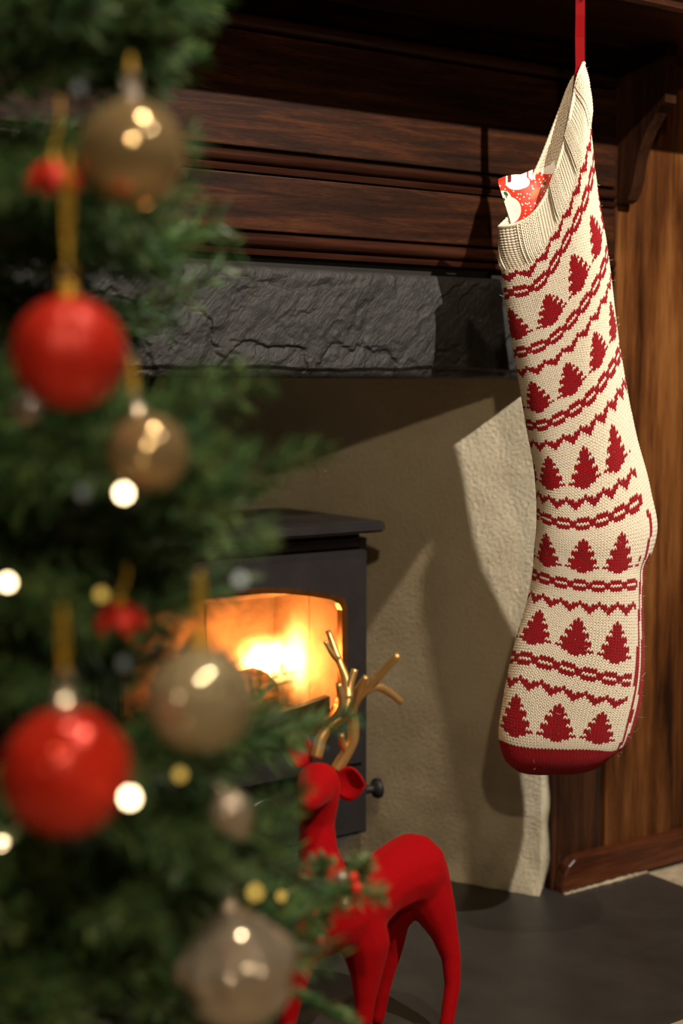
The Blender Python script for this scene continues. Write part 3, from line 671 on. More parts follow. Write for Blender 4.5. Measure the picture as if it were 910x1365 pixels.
# cuff: ribbed, with the inside showing at the far side
def ribf(i): m = (np.asarray(i) + 2) % 12; return np.where(m < 6, 1.0, 0.0)
cuff = base_layer('ribbed_cuff', 0, 18, st, red=False); tag(cuff, 'cream ribbed cuff with slanting rim')
J, I = np.meshgrid(np.arange(0, 18), np.arange(NST), indexing='ij'); J = J.ravel(); I = I.ravel()
rb = ribf(I); fade = np.clip((19 - J) / 4, 0, 1)
edge_l = np.where(((I + 2) % 12 == 0) | ((I + 2) % 12 == 5), 0.0014, 0.0026)
tag(stitches('cuff_stitches', J, I, np.zeros(len(J), bool), cuff, purl=(rb < 0.5), lift=rb * edge_l * fade), kind='stuff')
fm = tabT[J, I] > math.pi
tag(stitches('cuff_lining', J[fm], I[fm], np.zeros(fm.sum(), bool), cuff, inside=True, purl=(rb[fm] > 0.5), lift=np.full(fm.sum(), 0.0012)), kind='stuff')
rimp = [tuple(p) for p in ev(np.arange(0, NST, 0.5), np.zeros(NST * 2))[0]]
mb = MB().tube(rimp + [rimp[0]], [0.0020 + 0.0006 * math.sin(k * math.pi) ** 2 + 0.0005 * (k % 2) for k in range(len(rimp) + 1)], 8); mb.obj('cuff_rim', M['wool_cream'], cuff, smooth=True)
# stray fibres
mb = MB()
for k in range(420):
    p, nn = ev(random.uniform(0, NST), random.uniform(2, 228)); p = Vector(p); nn = Vector(nn)
    d = (nn + Vector((random.gauss(0, .7), random.gauss(0, .7), random.gauss(0, .7)))).normalized(); L = random.uniform(0.003, 0.009)
    q = Vector((random.gauss(0, 1), random.gauss(0, 1), random.gauss(0, 1))).normalized() * L * 0.5
    mb.tube([p, p + d * L * 0.5, p + d * L + q], [0.00012, 0.0001, 0.00006], 3, False)
tag(mb.obj('stray_fibres', M['wool_cream'], st), kind='stuff')
# hanging ribbon
def strip(name, pts, wdt, th, mat, parent):
    V = []; Fc = []
    side = RT
    for p in pts:
        p = np.array(p)
        for a_, b_ in ((-1, -1), (1, -1), (1, 1), (-1, 1)): V.append(p + side * a_ * wdt / 2 + Fh * b_ * th / 2)
    for k in range(len(pts) - 1):
        for e in range(4): Fc.append((4*k+e, 4*k+(e+1) % 4, 4*k+4+(e+1) % 4, 4*k+4+e))
    Fc += [(0, 1, 2, 3), tuple(4 * (len(pts) - 1) + e for e in (3, 2, 1, 0))]
    return mesh_obj(name, V, Fc, mat, parent)
def onS(x, y, off=0.0): r_ = ray(x, y); return CAM + r_ * (DH + off) / (r_ @ Fh)
rib = strip('ribbon_loop', [onS(773, -3), onS(773, 20, -0.001), onS(772.5, 50), onS(773, 88, -0.002), onS(771, 110, -0.001), onS(768, 132, 0.004)], 0.0105, 0.0008, M['satin'], st)
strip('ribbon_loop', [onS(773, -3, 0.002), onS(773, 40, 0.003), onS(773, 90, 0.005)], 0.0100, 0.0008, M['satin'], st)
hk = thing('mantel_hook', tuple(HOOK + np.array([0, 0, 0.012])), 'small metal hook under the mantel shelf holding the stocking', 'hook')
hp = onS(773, -4); top = Vector((hp[0], hp[1], zs))
MB().tube(spline([top + Vector((0, 0.004, 0.0)), top + Vector((0, 0.004, -0.006)), Vector(hp) + Vector((0, 0.006, 0.002)), Vector(hp) + Vector((0, 0.002, -0.004)), Vector(hp) + Vector((0, -0.005, -0.001)), Vector(hp) + Vector((0, -0.007, 0.006))], 6), 0.0012, 8).obj('hook_wire', M['chrome'], hk, smooth=True)
MB().lathe([(0.0, 0.0), (0.006, 0.0), (0.006, -0.0015), (0.003, -0.003), (0.0, -0.003)], top + Vector((0, 0.004, 0)), 16).obj('hook_base', M['chrome'], hk, angle=40)

# ------------------------------------------------------------------ wrapped gift in the stocking
def ell(t, vec, cx_, cy_, rx, ry, rot=0.0, wob=0.0):
    mpn = t.n('ShaderNodeMapping', vector_type='TEXTURE'); mpn.inputs['Location'].default_value = (cx_, cy_, 0); mpn.inputs['Rotation'].default_value = (0, 0, rot); mpn.inputs['Scale'].default_value = (rx, ry, 1)
    t.l(vec, mpn.inputs[0]); ln = t.n('ShaderNodeVectorMath', operation='LENGTH'); t.l(mpn.outputs[0], ln.inputs[0])
    d = ln.outputs['Value']
    if wob: d = t.math('ADD', d, t.math('MULTIPLY', t.math('SUBTRACT', t.noise(vec, 55.0 * 10, 2), 0.5), wob))
    return t.math('LESS_THAN', d, 1.0)
gb = thing('wrapped_gift', tuple(onS(705, 300, 0.014)), 'small gift in red festive paper poking out of the stocking cuff', 'gift')
t = NT('festive_wrapping_paper'); tc = t.n('ShaderNodeTexCoord'); uvv = tc.outputs['UV']
# plane coordinates in px of the photographed face, carried as UV / 100
c = lin(205, 38, 26)
c = t.mix(t.noise(uvv, 30, 2), c, lin(224, 62, 32))
vo = t.n('ShaderNodeTexVoronoi', voronoi_dimensions='2D'); t.l(uvv, vo.inputs['Vector']); vo.inputs['Scale'].default_value = 16
c = t.mix(t.math('LESS_THAN', vo.outputs['Distance'], 0.15), c, lin(246, 236, 220))
def put(cx_, cy_, rx, ry, rot, colr, wob=0.0):
    global c
    c = t.mix(ell(t, uvv, cx_ / 100, cy_ / 100, rx / 100, ry / 100, rot, wob), c, colr)
put(47, 41, 9, 5, -0.9, lin(232, 96, 40))
put(24, 26, 16, 10.5, -0.15, lin(244, 238, 236), 0.25)
put(12, 23.5, 3.4, 3, 0, lin(110, 20, 24))
put(43, 18.5, 4.5, 3.2, 0.4, lin(244, 240, 236))
put(66, 9, 13, 8, 0.0, lin(244, 238, 232), 0.2)
put(10, 66, 18, 20, 0.35, lin(244, 238, 230), 0.15)
put(6, 48, 9, 9, 0.2, lin(240, 234, 222), 0.2)
put(8, 43, 2.6, 3.6, -0.7, lin(36, 96, 40)); put(4, 52, 3.4, 2.4, -0.3, lin(36, 96, 40)); put(8.5, 47.5, 1.2, 1.2, 0, lin(190, 20, 24))
put(60, 30, 2.0, 3.0, 0.3, lin(40, 100, 44)); put(57, 32, 2.4, 2.0, 0.3, lin(244, 240, 232))
t.set(c, 0.38, spec=0.5); M['paper'] = t.m
# soft box: quad outline (photo plane) with depth
gq = [(664, 243), (739, 219), (762, 320), (693, 335)]
n = 14; V = []; UVs = []
def gpt(a_, b_, off): 
    x = (gq[0][0] * (1 - a_) + gq[1][0] * a_) * (1 - b_) + (gq[3][0] * (1 - a_) + gq[2][0] * a_) * b_
    y = (gq[0][1] * (1 - a_) + gq[1][1] * a_) * (1 - b_) + (gq[3][1] * (1 - a_) + gq[2][1] * a_) * b_
    return onS(x, y, off), (x, y)
mb = MB()
bm = bmesh.new(); bmesh.ops.create_cube(bm, size=2); bmesh.ops.subdivide_edges(bm, edges=bm.edges[:], cuts=9, use_grid_fill=True)
uvp = {}
for v in bm.verts:
    a_, b_, d_ = (v.co.x + 1) / 2, (v.co.y + 1) / 2, v.co.z
    # squash corners for a wrapped, crumpled look
    e = max(0, abs(v.co.x) - 0.8) * max(0, abs(d_) - 0.6) * 6
    pk = 0.007 * (fbm(a_ * 3 + 0.5 * d_, b_ * 4, 3, 12) - 0.45) + 0.010 * max(0, 0.30 - a_)
    hump = 6 * math.sin(math.pi * a_) * (1 - b_)
    P, px = gpt(a_, b_, 0.010 + d_ * 0.013 * (1 - 0.75 * max(0, 1 - b_ / 0.25) ** 2) + pk)
    P = P + np.array([0, 0, -hump * 0.0003 + (0.006 * (d_ + 1) / 2 * (1 - b_))])
    P = P + np.array([0, 0, 0.010 * (fbm(a_ * 4, d_ + 3, 2, 15) - 0.5) * (1 - b_)]); v.co = Vector(P - np.array(wloc(gb))); uvp[v.index] = ((px[0] - 666) / 100, (px[1] - 213) / 100)
me = bpy.data.meshes.new('gift_box'); bm.verts.index_update(); bm.to_mesh(me); bm.free()
uvl = me.uv_layers.new(name='UVMap')
for lp in me.loops: uvl.data[lp.index].uv = uvp[lp.vertex_index]
me.materials.append(M['paper']); o = bpy.data.objects.new('gift_box', me); col.objects.link(o); o.parent = gb
o.data.polygons.foreach_set('use_smooth', np.ones(len(me.polygons), bool)); me.set_sharp_from_angle(angle=math.radians(50))

# ------------------------------------------------------------------ red reindeer
def foot(x, D):   # hoof point on the hearth at screen column x and distance D
    lo_, hi_ = 900, 1700
    for _ in range(40):
        m_ = (lo_ + hi_) / 2
        if atD(x, m_, D)[2] > 0: lo_ = m_
        else: hi_ = m_
    return atD(x, lo_, D)
FR, FL, HR, HL = foot(480, 1.40), foot(372, 1.36), foot(592, 1.47), foot(503, 1.52)
dr = thing('reindeer_figure', tuple((FR + FL + HR + HL) / 4), 'red flocked reindeer figure with gold antlers standing on the hearth', 'figurine')
def bones(chains):
    bm = bmesh.new()
    for ch in chains:
        P = [(Vector(p), r) for p, r in ch]
        for (a_, ra), (b_, rb) in zip(P[:-1], P[1:]):
            n_ = max(2, int((b_ - a_).length / (0.28 * min(ra, rb))) + 1)
            for k in range(n_ + 1):
                tt = k / n_; bmesh.ops.create_icosphere(bm, subdivisions=2, radius=ra + (rb - ra) * tt, matrix=Matrix.Translation(a_.lerp(b_, tt)))
    return MB().bm(bm)
def J(x, y, D, r): return (Vector(atD(x, y, D)), r * D / FPX)
def FT(P, r): return (Vector(P) + Vector((0, 0, r)), r)
chains = [
 [J(560, 1172, 1.492, 42), J(548, 1160, 1.485, 50), J(528, 1168, 1.468, 45), J(503, 1184, 1.445, 42), J(470, 1210, 1.415, 48), J(440, 1226, 1.388, 45)],
 [J(446, 1206, 1.39, 42), J(432, 1178, 1.388, 37), J(424, 1140, 1.39, 28), J(422, 1096, 1.395, 24.5), J(423, 1060, 1.392, 31), J(424, 1046, 1.392, 31)],
 [J(424, 1046, 1.39, 28), J(418, 1056, 1.366, 24), J(413, 1066, 1.342, 17), J(411, 1070, 1.332, 14)],
 [J(470, 1225, 1.41, 44), J(486, 1254, 1.408, 35), J(488, 1294, 1.405, 23), J(486, 1335, 1.402, 14.5), J(481, 1395, 1.40, 12), FT(FR, 0.0085)],
 [J(432, 1236, 1.385, 38), J(406, 1264, 1.37, 24), J(395, 1305, 1.366, 17), J(385, 1350, 1.362, 13.5), J(377, 1400, 1.36, 12), FT(FL, 0.0085)],
 [J(560, 1172, 1.492, 42), J(577, 1206, 1.49, 31), J(591, 1240, 1.488, 20), J(601, 1275, 1.486, 14), J(603, 1312, 1.482, 11.5), J(597, 1352, 1.475, 10.5), FT(HR, 0.0085)],
 [J(540, 1180, 1.50, 42), J(521, 1222, 1.512, 27), J(522, 1262, 1.518, 16), J(512, 1308, 1.52, 11.5), J(506, 1340, 1.52, 10.5), FT(HL, 0.0085)]]
body = bones(chains).obj('deer_body', M['redvelvet'], dr)
md = body.modifiers.new('remesh', 'REMESH'); md.mode = 'VOXEL'; md.voxel_size = 0.0022; md.use_smooth_shade = True
md = body.modifiers.new('smooth', 'SMOOTH'); md.factor = 0.5; md.iterations = 14
dg = bpy.context.evaluated_depsgraph_get(); nm = bpy.data.meshes.new_from_object(body.evaluated_get(dg))
body.modifiers.clear(); body.data = nm; nm.materials.clear(); nm.materials.append(M['redvelvet'])
nm.polygons.foreach_set('use_smooth', np.ones(len(nm.polygons), bool))
def ear(base, tip, wide, name='ear'):
    base, tip = Vector(base), Vector(tip); ax_ = (tip - base); L = ax_.length; ax_.normalize()
    nrm = Vector(-Fh); sd = ax_.cross(nrm).normalized(); nrm = sd.cross(ax_).normalized()
    V = []; Fc = []; K = 9; W = 8
    for lay in (0, 1):
        for i in range(K):
            tt = i / (K - 1); wd = wide * (math.sin(math.pi * min(1, tt * 0.86 + 0.14)) ** 0.8) + 0.0006
            for j in range(W):
                s = -1 + 2 * j / (W - 1)
                V.append(base + ax_ * (L * tt) + sd * (wd * s) + nrm * (-0.0055 * (1 - s * s) * math.sin(math.pi * tt) + (0.0022 if lay == 0 else -0.001)))
    o1 = K * W
    for i in range(K - 1):
        for j in range(W - 1):
            q = (i * W + j, i * W + j + 1, (i + 1) * W + j + 1, (i + 1) * W + j); Fc += [q, tuple(o1 + k for k in reversed(q))]
    rimq = [i * W for i in range(K)] + [(K - 1) * W + j for j in range(1, W)] + [i * W + W - 1 for i in range(K - 2, -1, -1)] + [j for j in range(W - 2, 0, -1)]
    for k in range(len(rimq)): a_, b_ = rimq[k], rimq[(k + 1) % len(rimq)]; Fc.append((a_, b_, o1 + b_, o1 + a_))
    mb = MB(); mb.add(V, Fc); return mb.obj(name, M['redvelvet'], dr, smooth=True)
ear(atD(449, 1043, 1.395), atD(487, 1047, 1.385), 0.0165)
ear(atD(405, 1022, 1.41), atD(393, 968, 1.42), 0.012)
def antler(branches):
    mb = MB()
    for pts, r0, r1 in branches:
        q = spline([atD(*p) for p in pts], 7); nq = len(q)
        mb.tube(q, [r0 + (r1 - r0) * k / (nq - 1) for k in range(nq)], 10)
    return mb.obj('antler', M['gold'], dr, smooth=True)
antler([([(448, 1026, 1.40), (459, 1008, 1.40), (469, 988, 1.398), (471, 968, 1.394), (469, 948, 1.39), (476, 932, 1.385), (490, 917, 1.38), (510, 895, 1.372), (531, 873, 1.365)], 0.0068, 0.0036),
        ([(488, 919, 1.38), (502, 915, 1.385), (518, 922, 1.392), (535, 936, 1.398)], 0.0048, 0.0034),
        ([(473, 938, 1.387), (478, 917, 1.376), (488, 902, 1.370)], 0.0042, 0.0030),
        ([(462, 1003, 1.40), (456, 990, 1.392), (455, 979, 1.385)], 0.0040, 0.0030)])
antler([([(421, 1010, 1.41), (428, 984, 1.412), (440, 970, 1.415), (455, 958, 1.42), (463, 938, 1.425), (466, 915, 1.43), (473, 892, 1.432)], 0.0066, 0.0036),
        ([(456, 956, 1.42), (456, 935, 1.41), (451, 911, 1.405)], 0.0044, 0.0032),
        ([(464, 932, 1.425), (462, 908, 1.435), (452, 882, 1.445), (437, 841, 1.455)], 0.0058, 0.0030),
        ([(451, 880, 1.445), (443, 872, 1.44), (433, 855, 1.438)], 0.0034, 0.0022)])

# ------------------------------------------------------------------ christmas tree
TB = atD(-190, 700, 0.95); TB = np.array([TB[0], TB[1], -0.006])
tree = thing('christmas_tree', tuple(TB), 'green artificial christmas tree with dense needles in the left foreground', 'tree')
MB().tube([(TB[0], TB[1], -0.006 + 0.15 * k) for k in range(9)], [0.022 - 0.0012 * k for k in range(9)], 10).obj('trunk', M['twig'], tree, smooth=True)
def sprig_needles(path, out, count, L=0.024, frost=0.0, fr_out=None):
    """needles as slim 3-sided blades along a path"""
    n = len(path)
    for k in range(count):
        s = (k + random.random()) / count; f = s * (n - 1); i = min(int(f), n - 2); p = path[i].lerp(path[i + 1], f - i); tg = (path[i + 1] - path[i]).normalized()
        r = Vector((random.gauss(0, 1), random.gauss(0, 1), random.gauss(0, 1))); r = (r - tg * r.dot(tg)).normalized()
        d = (tg * random.uniform(0.45, 0.95) + r).normalized(); ln = L * random.uniform(0.75, 1.1) * (1 - 0.35 * max(0, s - 0.75) * 4)
        sd = d.cross(r if abs(d.dot(r)) < 0.98 else tg).normalized() * 0.0012
        tip = p + d * ln + tg * ln * 0.1
        m_ = p + d * ln * 0.55
        tgt = out
        if fr_out is not None and random.random() < frost: tgt = fr_out
        nn = d.cross(sd).normalized() * 0.0005
        tgt.add([p + sd * 0.5, p - sd * 0.5, m_ + sd, m_ - sd, m_ + nn * 1.6, tip], [(0, 1, 3, 2), (2, 3, 5), (0, 2, 4), (1, 4, 3), (2, 5, 4), (3, 4, 5)])
def branch(tip, D, root_drop=0.05, nspr=9, spread=1.0, dens=1.0, rootz=None, L=0.027):
    T = Vector(atD(tip[0], tip[1], D)); root = Vector((TB[0], TB[1], T.z - root_drop if rootz is None else rootz))
    mid = root.lerp(T, 0.55) + Vector((0, 0, 0.02)); main = spline([root, mid, T], 12)
    stem = MB().tube(main, [0.0034 - 0.0016 * k / (len(main) - 1) for k in range(len(main))], 6)
    nd = MB(); nm_ = len(main)
    Lm = (T - root).length
    sprig_needles(main[int(nm_ * 0.62):], nd, int(110 * dens), L)
    ax_ = (T - root).normalized()
    for k in range(nspr):
        s = 0.30 + 0.64 * (k + 0.5) / nspr; i = int(s * (nm_ - 1)); b0 = main[i]; sg = 1 if k % 2 else -1
        sdv = ax_.cross(Vector((0, 0, 1))).normalized() * sg
        d = (ax_ * 0.75 + sdv * 0.75 * spread + Vector((0, 0, random.uniform(-0.35, 0.4)))).normalized()
        Ls = random.uniform(0.07, 0.11) * (1.1 - 0.35 * s)
        pts = spline([b0, b0 + d * Ls * 0.5 + Vector((0, 0, 0.004)), b0 + d * Ls + ax_ * 0.012 + Vector((0, 0, 0.01))], 5)
        stem.tube(pts, [0.0018 - 0.0009 * q / (len(pts) - 1) for q in range(len(pts))], 5)
        sprig_needles(pts, nd, int(70 * dens), L)
    so = stem.obj('branch', M['twig'], tree, smooth=True)
    no = mesh_obj('needles', nd.v, nd.f, M['needle'], so); tag(no, kind='stuff')
    return so
BR = [ # tip px, distance, drop, sprigs
 ((238, 56), 0.89, 0.05, 10), ((215, 112), 0.93, 0.05, 8), ((130, 12), 0.84, 0.04, 9), ((70, 70), 0.96, 0.03, 9), ((120, 245), 1.03, 0.0, 8), ((60, -30), 1.00, 0.02, 9),
 ((190, 325), 0.89, 0.03, 10), ((212, 355), 1.00, 0.03, 9), ((150, 265), 0.85, 0.03, 8), ((90, 330), 0.97, 0.02, 9), ((185, 452), 1.03, 0.02, 8),
 ((262, 582), 0.89, 0.05, 10), ((308, 676), 0.88, 0.04, 11), ((285, 716), 0.91, 0.02, 10), ((190, 640), 0.84, 0.03, 10), ((120, 590), 0.93, 0.02, 9), ((60, 670), 0.89, 0.02, 9), ((110, 740), 0.97, 0.0, 9),
 ((255, 800), 0.96, -0.02, 8), ((120, 860), 0.89, 0.0, 9), ((60, 800), 0.97, 0.0, 9), ((190, 900), 1.02, 0.0, 9), ((20, 920), 0.90, 0.0, 8),
 ((352, 992), 0.97, 0.03, 6), ((262, 1015), 0.89, 0.02, 6), ((405, 985), 1.12, 0.03, 8), ((180, 1110), 0.84, 0.03, 10), ((90, 1120), 0.89, 0.02, 10), ((372, 1128), 0.92, 0.03, 10), ((280, 1135), 0.88, 0.02, 10),
 ((235, 1060), 1.02, 0.0, 9), ((190, 1230), 0.87, 0.02, 10), ((70, 1230), 0.91, 0.0, 10), ((235, 1320), 0.93, 0.0, 10), ((90, 1350), 0.89, 0.0, 10), ((420, 1255), 1.02, 0.02, 9), ((330, 1200), 1.00, 0.0, 9), ((30, 1100), 1.00, 0.0, 9), ((20, 540), 1.00, 0.0, 9), ((30, 430), 1.02, 0.0, 8), ((300, 1385), 1.00, 0.0, 9)]
for tip, D, dr_, ns in BR: branch(tip, D, dr_, ns)
# slim sprig at the bottom edge
def loose_sprig(name, pts, count, L, label, frost=0.5, thick=0.0016):
    q = spline([atD(*p) for p in pts], 8)
    so = MB().tube(q, [thick * (1 - 0.5 * k / (len(q) - 1)) for k in range(len(q))], 6).obj('branch', M['twig'], tree, smooth=True)
    a_, b_ = MB(), MB(); sprig_needles(q, a_, count, L, frost, b_)
    tag(mesh_obj('needles', a_.v, a_.f, M['needle'], so), kind='stuff')
    if b_.v: tag(mesh_obj('frosted_needles', b_.v, b_.f, M['needle_frost'], so), kind='stuff')
    return so
loose_sprig('x', [(330, 1295, 1.0), (390, 1322, 1.02), (440, 1345, 1.03), (478, 1366, 1.04)], 150, 0.011, None, 0.15)
# frosted pick with berries at the reindeer's shoulder
loose_sprig('x', [(200, 1190, 1.0), (300, 1195, 1.05), (400, 1190, 1.10), (450, 1188, 1.12)], 260, 0.02, None, 0.08, 0.0022)
for pts, fr_ in (([(450, 1188, 1.12), (470, 1172, 1.12), (490, 1150, 1.12)], 0.55), ([(450, 1188, 1.12), (480, 1190, 1.12), (512, 1193, 1.12)], 0.8), ([(440, 1185, 1.11), (425, 1165, 1.10), (432, 1148, 1.10)], 0.1), ([(435, 1190, 1.11), (428, 1215, 1.10), (425, 1240, 1.10)], 0.1), ([(455, 1190, 1.12), (475, 1165, 1.13), (480, 1145, 1.135)], 0.5)):
    loose_sprig('x', pts, 110, 0.017, None, fr_, 0.001)

# ------------------------------------------------------------------ baubles and lights
def ball_prof(r, n=24): return [(max(1e-4, r * math.sin(math.pi * k / n)), -r * math.cos(math.pi * k / n)) for k in range(n + 1)]
def bauble(name, x, y, D, rpx, mat, label, style='smooth', capmat=None, loop=None, lean=(0, 0, 1), cat='bauble'):
    c = atD(x, y, D); r = rpx * D / FPX; ax_ = Vector(lean).normalized()
    th_ = thing(name, tuple(c), label, cat, 'ornaments hanging on the christmas tree')
    V0 = Vector(c)
    if style == 'facet':
        bm = bmesh.new(); bmesh.ops.create_icosphere(bm, subdivisions=4 if rpx > 80 else 3, radius=r)
        for v in bm.verts: v.co = v.co * (1 + random.uniform(-0.016, 0.016)) + V0
        MB().bm(bm).obj('ball', mat, th_)
        mb = MB()
        for k in range(420):
            nv_ = Vector((random.gauss(0, 1), random.gauss(0, 1), random.gauss(0, 1))).normalized(); pc = V0 + nv_ * (r * 1.016)
            nj = (nv_ + Vector((random.gauss(0, .16), random.gauss(0, .16), random.gauss(0, .16)))).normalized(); ta = nj.orthogonal().normalized(); tb = nj.cross(ta); fr_ = random.uniform(0.0007, 0.0013)
            mb.add([pc + (ta * math.cos(q) + tb * math.sin(q)) * fr_ for q in (0, 1.047, 2.094, 3.142, 4.189, 5.236)], [(0, 1, 2, 3, 4, 5)])
        tag(mb.obj('glitter', M['flake_red'] if 'red' in name else M['flake_gold'], th_), kind='stuff')
    elif style == 'lobed':
        MB().lathe(ball_prof(r, 28), V0, 72, ax_, lambda a_, t_: 1 - 0.10 * (1 - abs(math.cos(3 * a_ + 0.5)) ** 0.45)).obj('ball', mat, th_, smooth=True)
    elif style == 'lantern':
        MB().lathe([(max(1e-4, q * (1 + 0.06 * math.sin(h_ / r * 7))), h_) for q, h_ in ball_prof(r, 36)], V0, 80, ax_, lambda a_, t_: 1 + 0.05 * math.sin(10 * a_) * math.sin(math.pi * t_) * (0.6 + 0.8 * math.sin(t_ * 14))).obj('ball', mat, th_, smooth=True)
    elif style == 'shell':
        MB().lathe([(max(1e-4, r * 0.72 * math.sin(math.pi * (k / 24) ** 0.8)), r - 2.1 * r * k / 24) for k in range(25)], V0, 72, ax_, lambda a_, t_: 1 + 0.07 * math.sin(16 * a_)).obj('ball', mat, th_, smooth=True)
    else:
        MB().lathe(ball_prof(r, 32), V0, 48, ax_).obj('ball', mat, th_, smooth=True)
    cr = r * 0.17; ct = V0 + ax_ * r * 0.985
    cp = MB().lathe([(0.0, cr * 1.7), (cr * 0.5, cr * 1.6), (cr * 0.85, cr * 1.2), (cr, cr * 0.4), (cr * 1.15, 0.0), (cr * 1.15, -cr * 0.35), (cr, -cr * 0.4)], ct, 24, ax_, lambda a_, t_: 1 + 0.06 * math.cos(8 * a_)).obj('cap', capmat or M['goldcord'], th_, smooth=True)
    rp = [ct + ax_ * cr * 1.7 + Vector(RT) * cr * 0.8 * math.sin(2 * math.pi * k / 16) + ax_ * (cr * 0.8 * (1 - math.cos(2 * math.pi * k / 16))) for k in range(17)]
    MB().tube(rp, r * 0.022, 6, False).obj('hanger', capmat or M['goldcord'], cp, smooth=True)
    if loop:
        a0 = ct + ax_ * cr * 2.8; b0 = Vector(atD(x + loop[0], y - loop[1], D)); w_ = Vector(RT) * loop[2] * D / FPX
        pts = spline([a0, a0.lerp(b0, 0.5) - w_, b0, a0.lerp(b0, 0.5) + w_, a0], 8)
        MB().tube(pts, 0.0010, 6, False).obj('gold_cord', M['goldcord'], th_, smooth=True)
    return th_
bauble('gold_bauble', 176, 205, 0.75, 70, M['goldmirror'], 'mirror gold bauble in front of the oak frieze near the top', capmat=M['silver'], loop=(-2, 130, 2))
bauble('red_bauble', 92, 470, 0.74, 75, M['redmatte'], 'satin red ridged bauble on a long gold cord', 'lobed', loop=(-2, 270, 4))
bauble('champagne_bauble', 196, 604, 0.78, 54, M['goldmirror'], 'champagne bauble half hidden by needles below the slate lintel', capmat=M['silver'], loop=(-22, 130, 3), lean=(-0.2, 0.05, 1))
bauble('silver_bauble', 36, 548, 0.80, 21, M['silver'], 'small silver bauble just below the satin red bauble', capmat=M['silver'])
bauble('gold_glitter_bauble', 267, 932, 0.77, 72, M['goldglit'], 'glittering pale gold bauble in front of the stove glass', 'facet', loop=(0, 170, 4))
bauble('red_glitter_bauble', 88, 1028, 0.72, 86, M['redshine'], 'large glittering red bauble low on the tree', 'facet', capmat=M['silver'], loop=(-5, 220, 4))
bauble('silver_shell_ornament', 310, 1086, 0.82, 36, M['silver'], 'small ribbed silver shell ornament left of the reindeer', 'shell', capmat=M['silver'], lean=(-0.35, 0.2, 0.9), cat='ornament')
bauble('champagne_lantern_bauble', 316, 1292, 0.84, 76, M['silver'], 'large champagne silver embossed bauble beside the reindeer legs', 'lantern', capmat=M['silver'], lean=(-0.1, 0.05, 1))
def petal_bell(x, y, D, rpx, label, loop):
    c = Vector(atD(x, y, D)); r = rpx * D / FPX
    th_ = thing('red_flower_bell', tuple(c), label, 'ornament', 'red flower bells on the christmas tree')
    for k in range(6):
        a0 = 2 * math.pi * k / 6 + 0.3; V = []; Fc = []
        for lay in (0, 1):
            for i in range(9):
                tt = i / 8; rr = r * math.sin(tt * 1.75) ; zz_ = r * 0.95 * math.cos(tt * 1.75) - r * 0.25
                for j in range(5):
                    s = -1 + j / 2; an = a0 + s * 0.38 * (1 - 0.75 * max(0, tt - 0.7) * 3.2)
                    q = rr * (1 + 0.05 * (1 - s * s)) - lay * 0.0012
                    V.append((c.x + q * math.cos(an), c.y + q * math.sin(an), c.z + zz_ - lay * 0.0006))
        for i in range(8):
            for j in range(4):
                q = (i * 5 + j, i * 5 + j + 1, i * 5 + 6 + j, i * 5 + 5 + j); Fc += [q, tuple(45 + z for z in reversed(q))]
        MB().add(V, Fc).obj('petal', M['redmatte'], th_, smooth=True)
    cp = MB().lathe([(0.0, r * 0.35), (r * 0.12, r * 0.32), (r * 0.2, r * 0.15), (r * 0.24, 0)], c + Vector((0, 0, r * 0.66)), 20).obj('cap', M['goldcord'], th_, smooth=True)
    a0 = c + Vector((0, 0, r)); b0 = Vector(atD(x + loop[0], y - loop[1], D))
    MB().tube(spline([a0, a0.lerp(b0, .5) + Vector(RT) * 0.002, b0], 6), 0.001, 6).obj('gold_cord', M['goldcord'], th_, smooth=True)
petal_bell(70, 240, 0.78, 36, 'red petal bell ornament beside the mirror gold bauble', (10, 110))
petal_bell(160, 826, 0.79, 34, 'red petal bell ornament beside the stove glass', (8, 75))
# gold bead, added bead standing for a highlight, and berries of the frosted pick
for (x, y, rr, mt, nm_, lb) in ((459, 1205, 9, 'goldmirror', 'gold_bead', 'tiny gold bead on the frosted pick at the reindeer shoulder'), (455, 1170, 8, 'silver', 'highlight_bead', 'tiny silver bead standing for a highlight on the frosted pick at the reindeer shoulder')):
    bauble(nm_, x, y, 1.10, rr, M[mt], lb, capmat=M['goldcord'], cat='ornament')
for k, (x, y) in enumerate(((470, 1170), (475, 1184))):
    bm = bmesh.new(); bmesh.ops.create_icosphere(bm, subdivisions=2, radius=0.0045); P = Vector(atD(x, y, 1.10))
    for v in bm.verts: v.co = Vector((v.co.x, v.co.y, v.co.z * 1.15)) + P
    b_ = MB().bm(bm).obj('berry', M['redmatte'], tree, smooth=True); tag(b_, 'pinkish red berry')
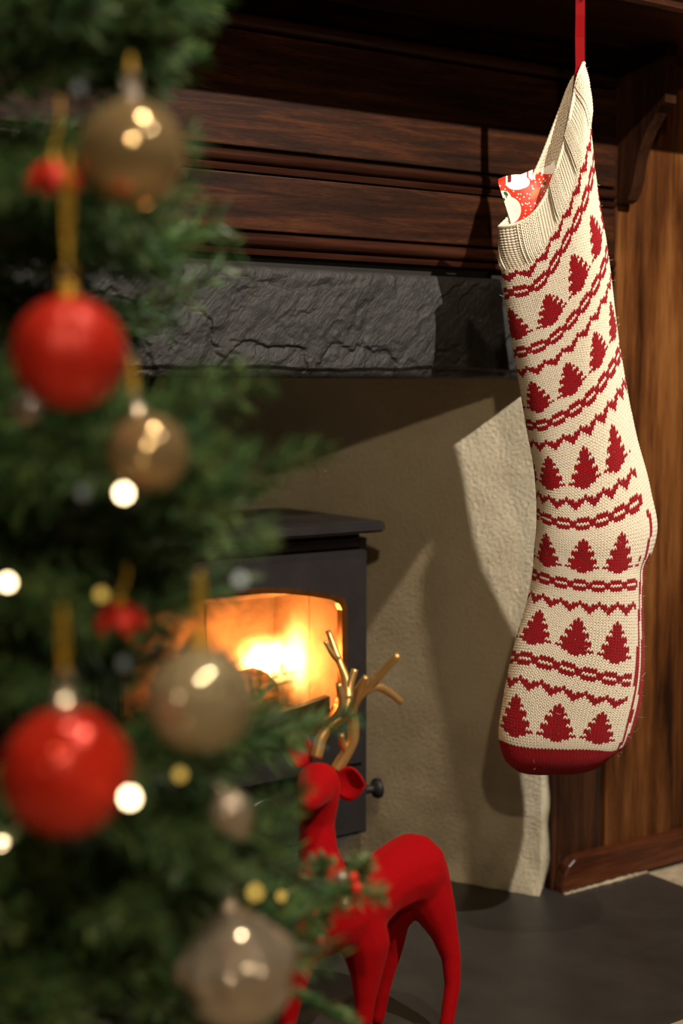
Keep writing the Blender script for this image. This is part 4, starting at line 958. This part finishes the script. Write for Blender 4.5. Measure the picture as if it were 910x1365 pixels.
# fairy lights: bulb + socket
LV = {}
LIGHTS = [(165, 658, 0.72, 16, 0), (10, 777, 0.76, 13, 0), (173, 1064, 0.68, 16, 0), (3, 1125, 0.85, 10, 0), (320, 773, 0.76, 0.55, 1), (135, 793, 0.78, 0.9, 2), (240, 1033, 0.79, 0.9, 2), (375, 1195, 0.95, 0.8, 2),
          (110, 657, 0.74, 0.15, 1), (165, 885, 0.76, 0.12, 1), (340, 1190, 0.78, 1.3, 2), (105, 118, 0.75, 0.15, 1)]  # the faintest pale bulbs are added to stand for glints on the needles
where = ['against the champagne bauble', 'at the left edge level with the stove top', 'touching the large red glitter bauble', 'at the left edge below the red glitter bauble', 'above the stove glass', 'beside the lower red petal bell', 'below the gold glitter bauble', 'between reindeer neck and embossed bauble',
         'added for a needle glint left of the champagne bauble', 'added for a needle glint left of the gold glitter bauble', 'above the embossed champagne bauble', 'added for a glint among the topmost needles']
CL = [((1, 0.74, 0.42, 1), 'bright warm'), ((0.95, 0.92, 0.75, 1), 'faint pale'), ((1, 0.62, 0.12, 1), 'dim amber')]
for (x, y, D, s, ci), wh in zip(LIGHTS, where):
    c = Vector(atD(x, y, D)); th_ = thing('fairy_light', tuple(c), CL[ci][1] + ' fairy light ' + wh, 'fairy light', 'fairy lights on the tree')
    r = 0.0030
    MB().lathe([(1e-4, -r * 1.1), (r * 0.6, -r * 0.8), (r, -r * 0.1), (r * 0.95, r * 0.4), (r * 0.6, r * 0.9), (1e-4, r * 1.2)], c, 14).obj('bulb', emis('fairy_glow_%d_%g' % (ci, s), CL[ci][0], s), th_, smooth=True)
    MB().lathe([(1e-4, -r * 3), (r * 0.7, -r * 2.9), (r * 0.8, -r * 1.0), (r * 0.55, -r * 0.8)], c, 12).obj('socket', M['iron_dark'], th_, smooth=True)
    MB().tube([c + Vector((0, 0, -r * 2.8)), c + Vector((-0.008, 0.004, -r * 6)), c + Vector((-0.03, 0.01, -r * 7))], 0.0006, 5).obj('wire', M['iron_dark'], th_)
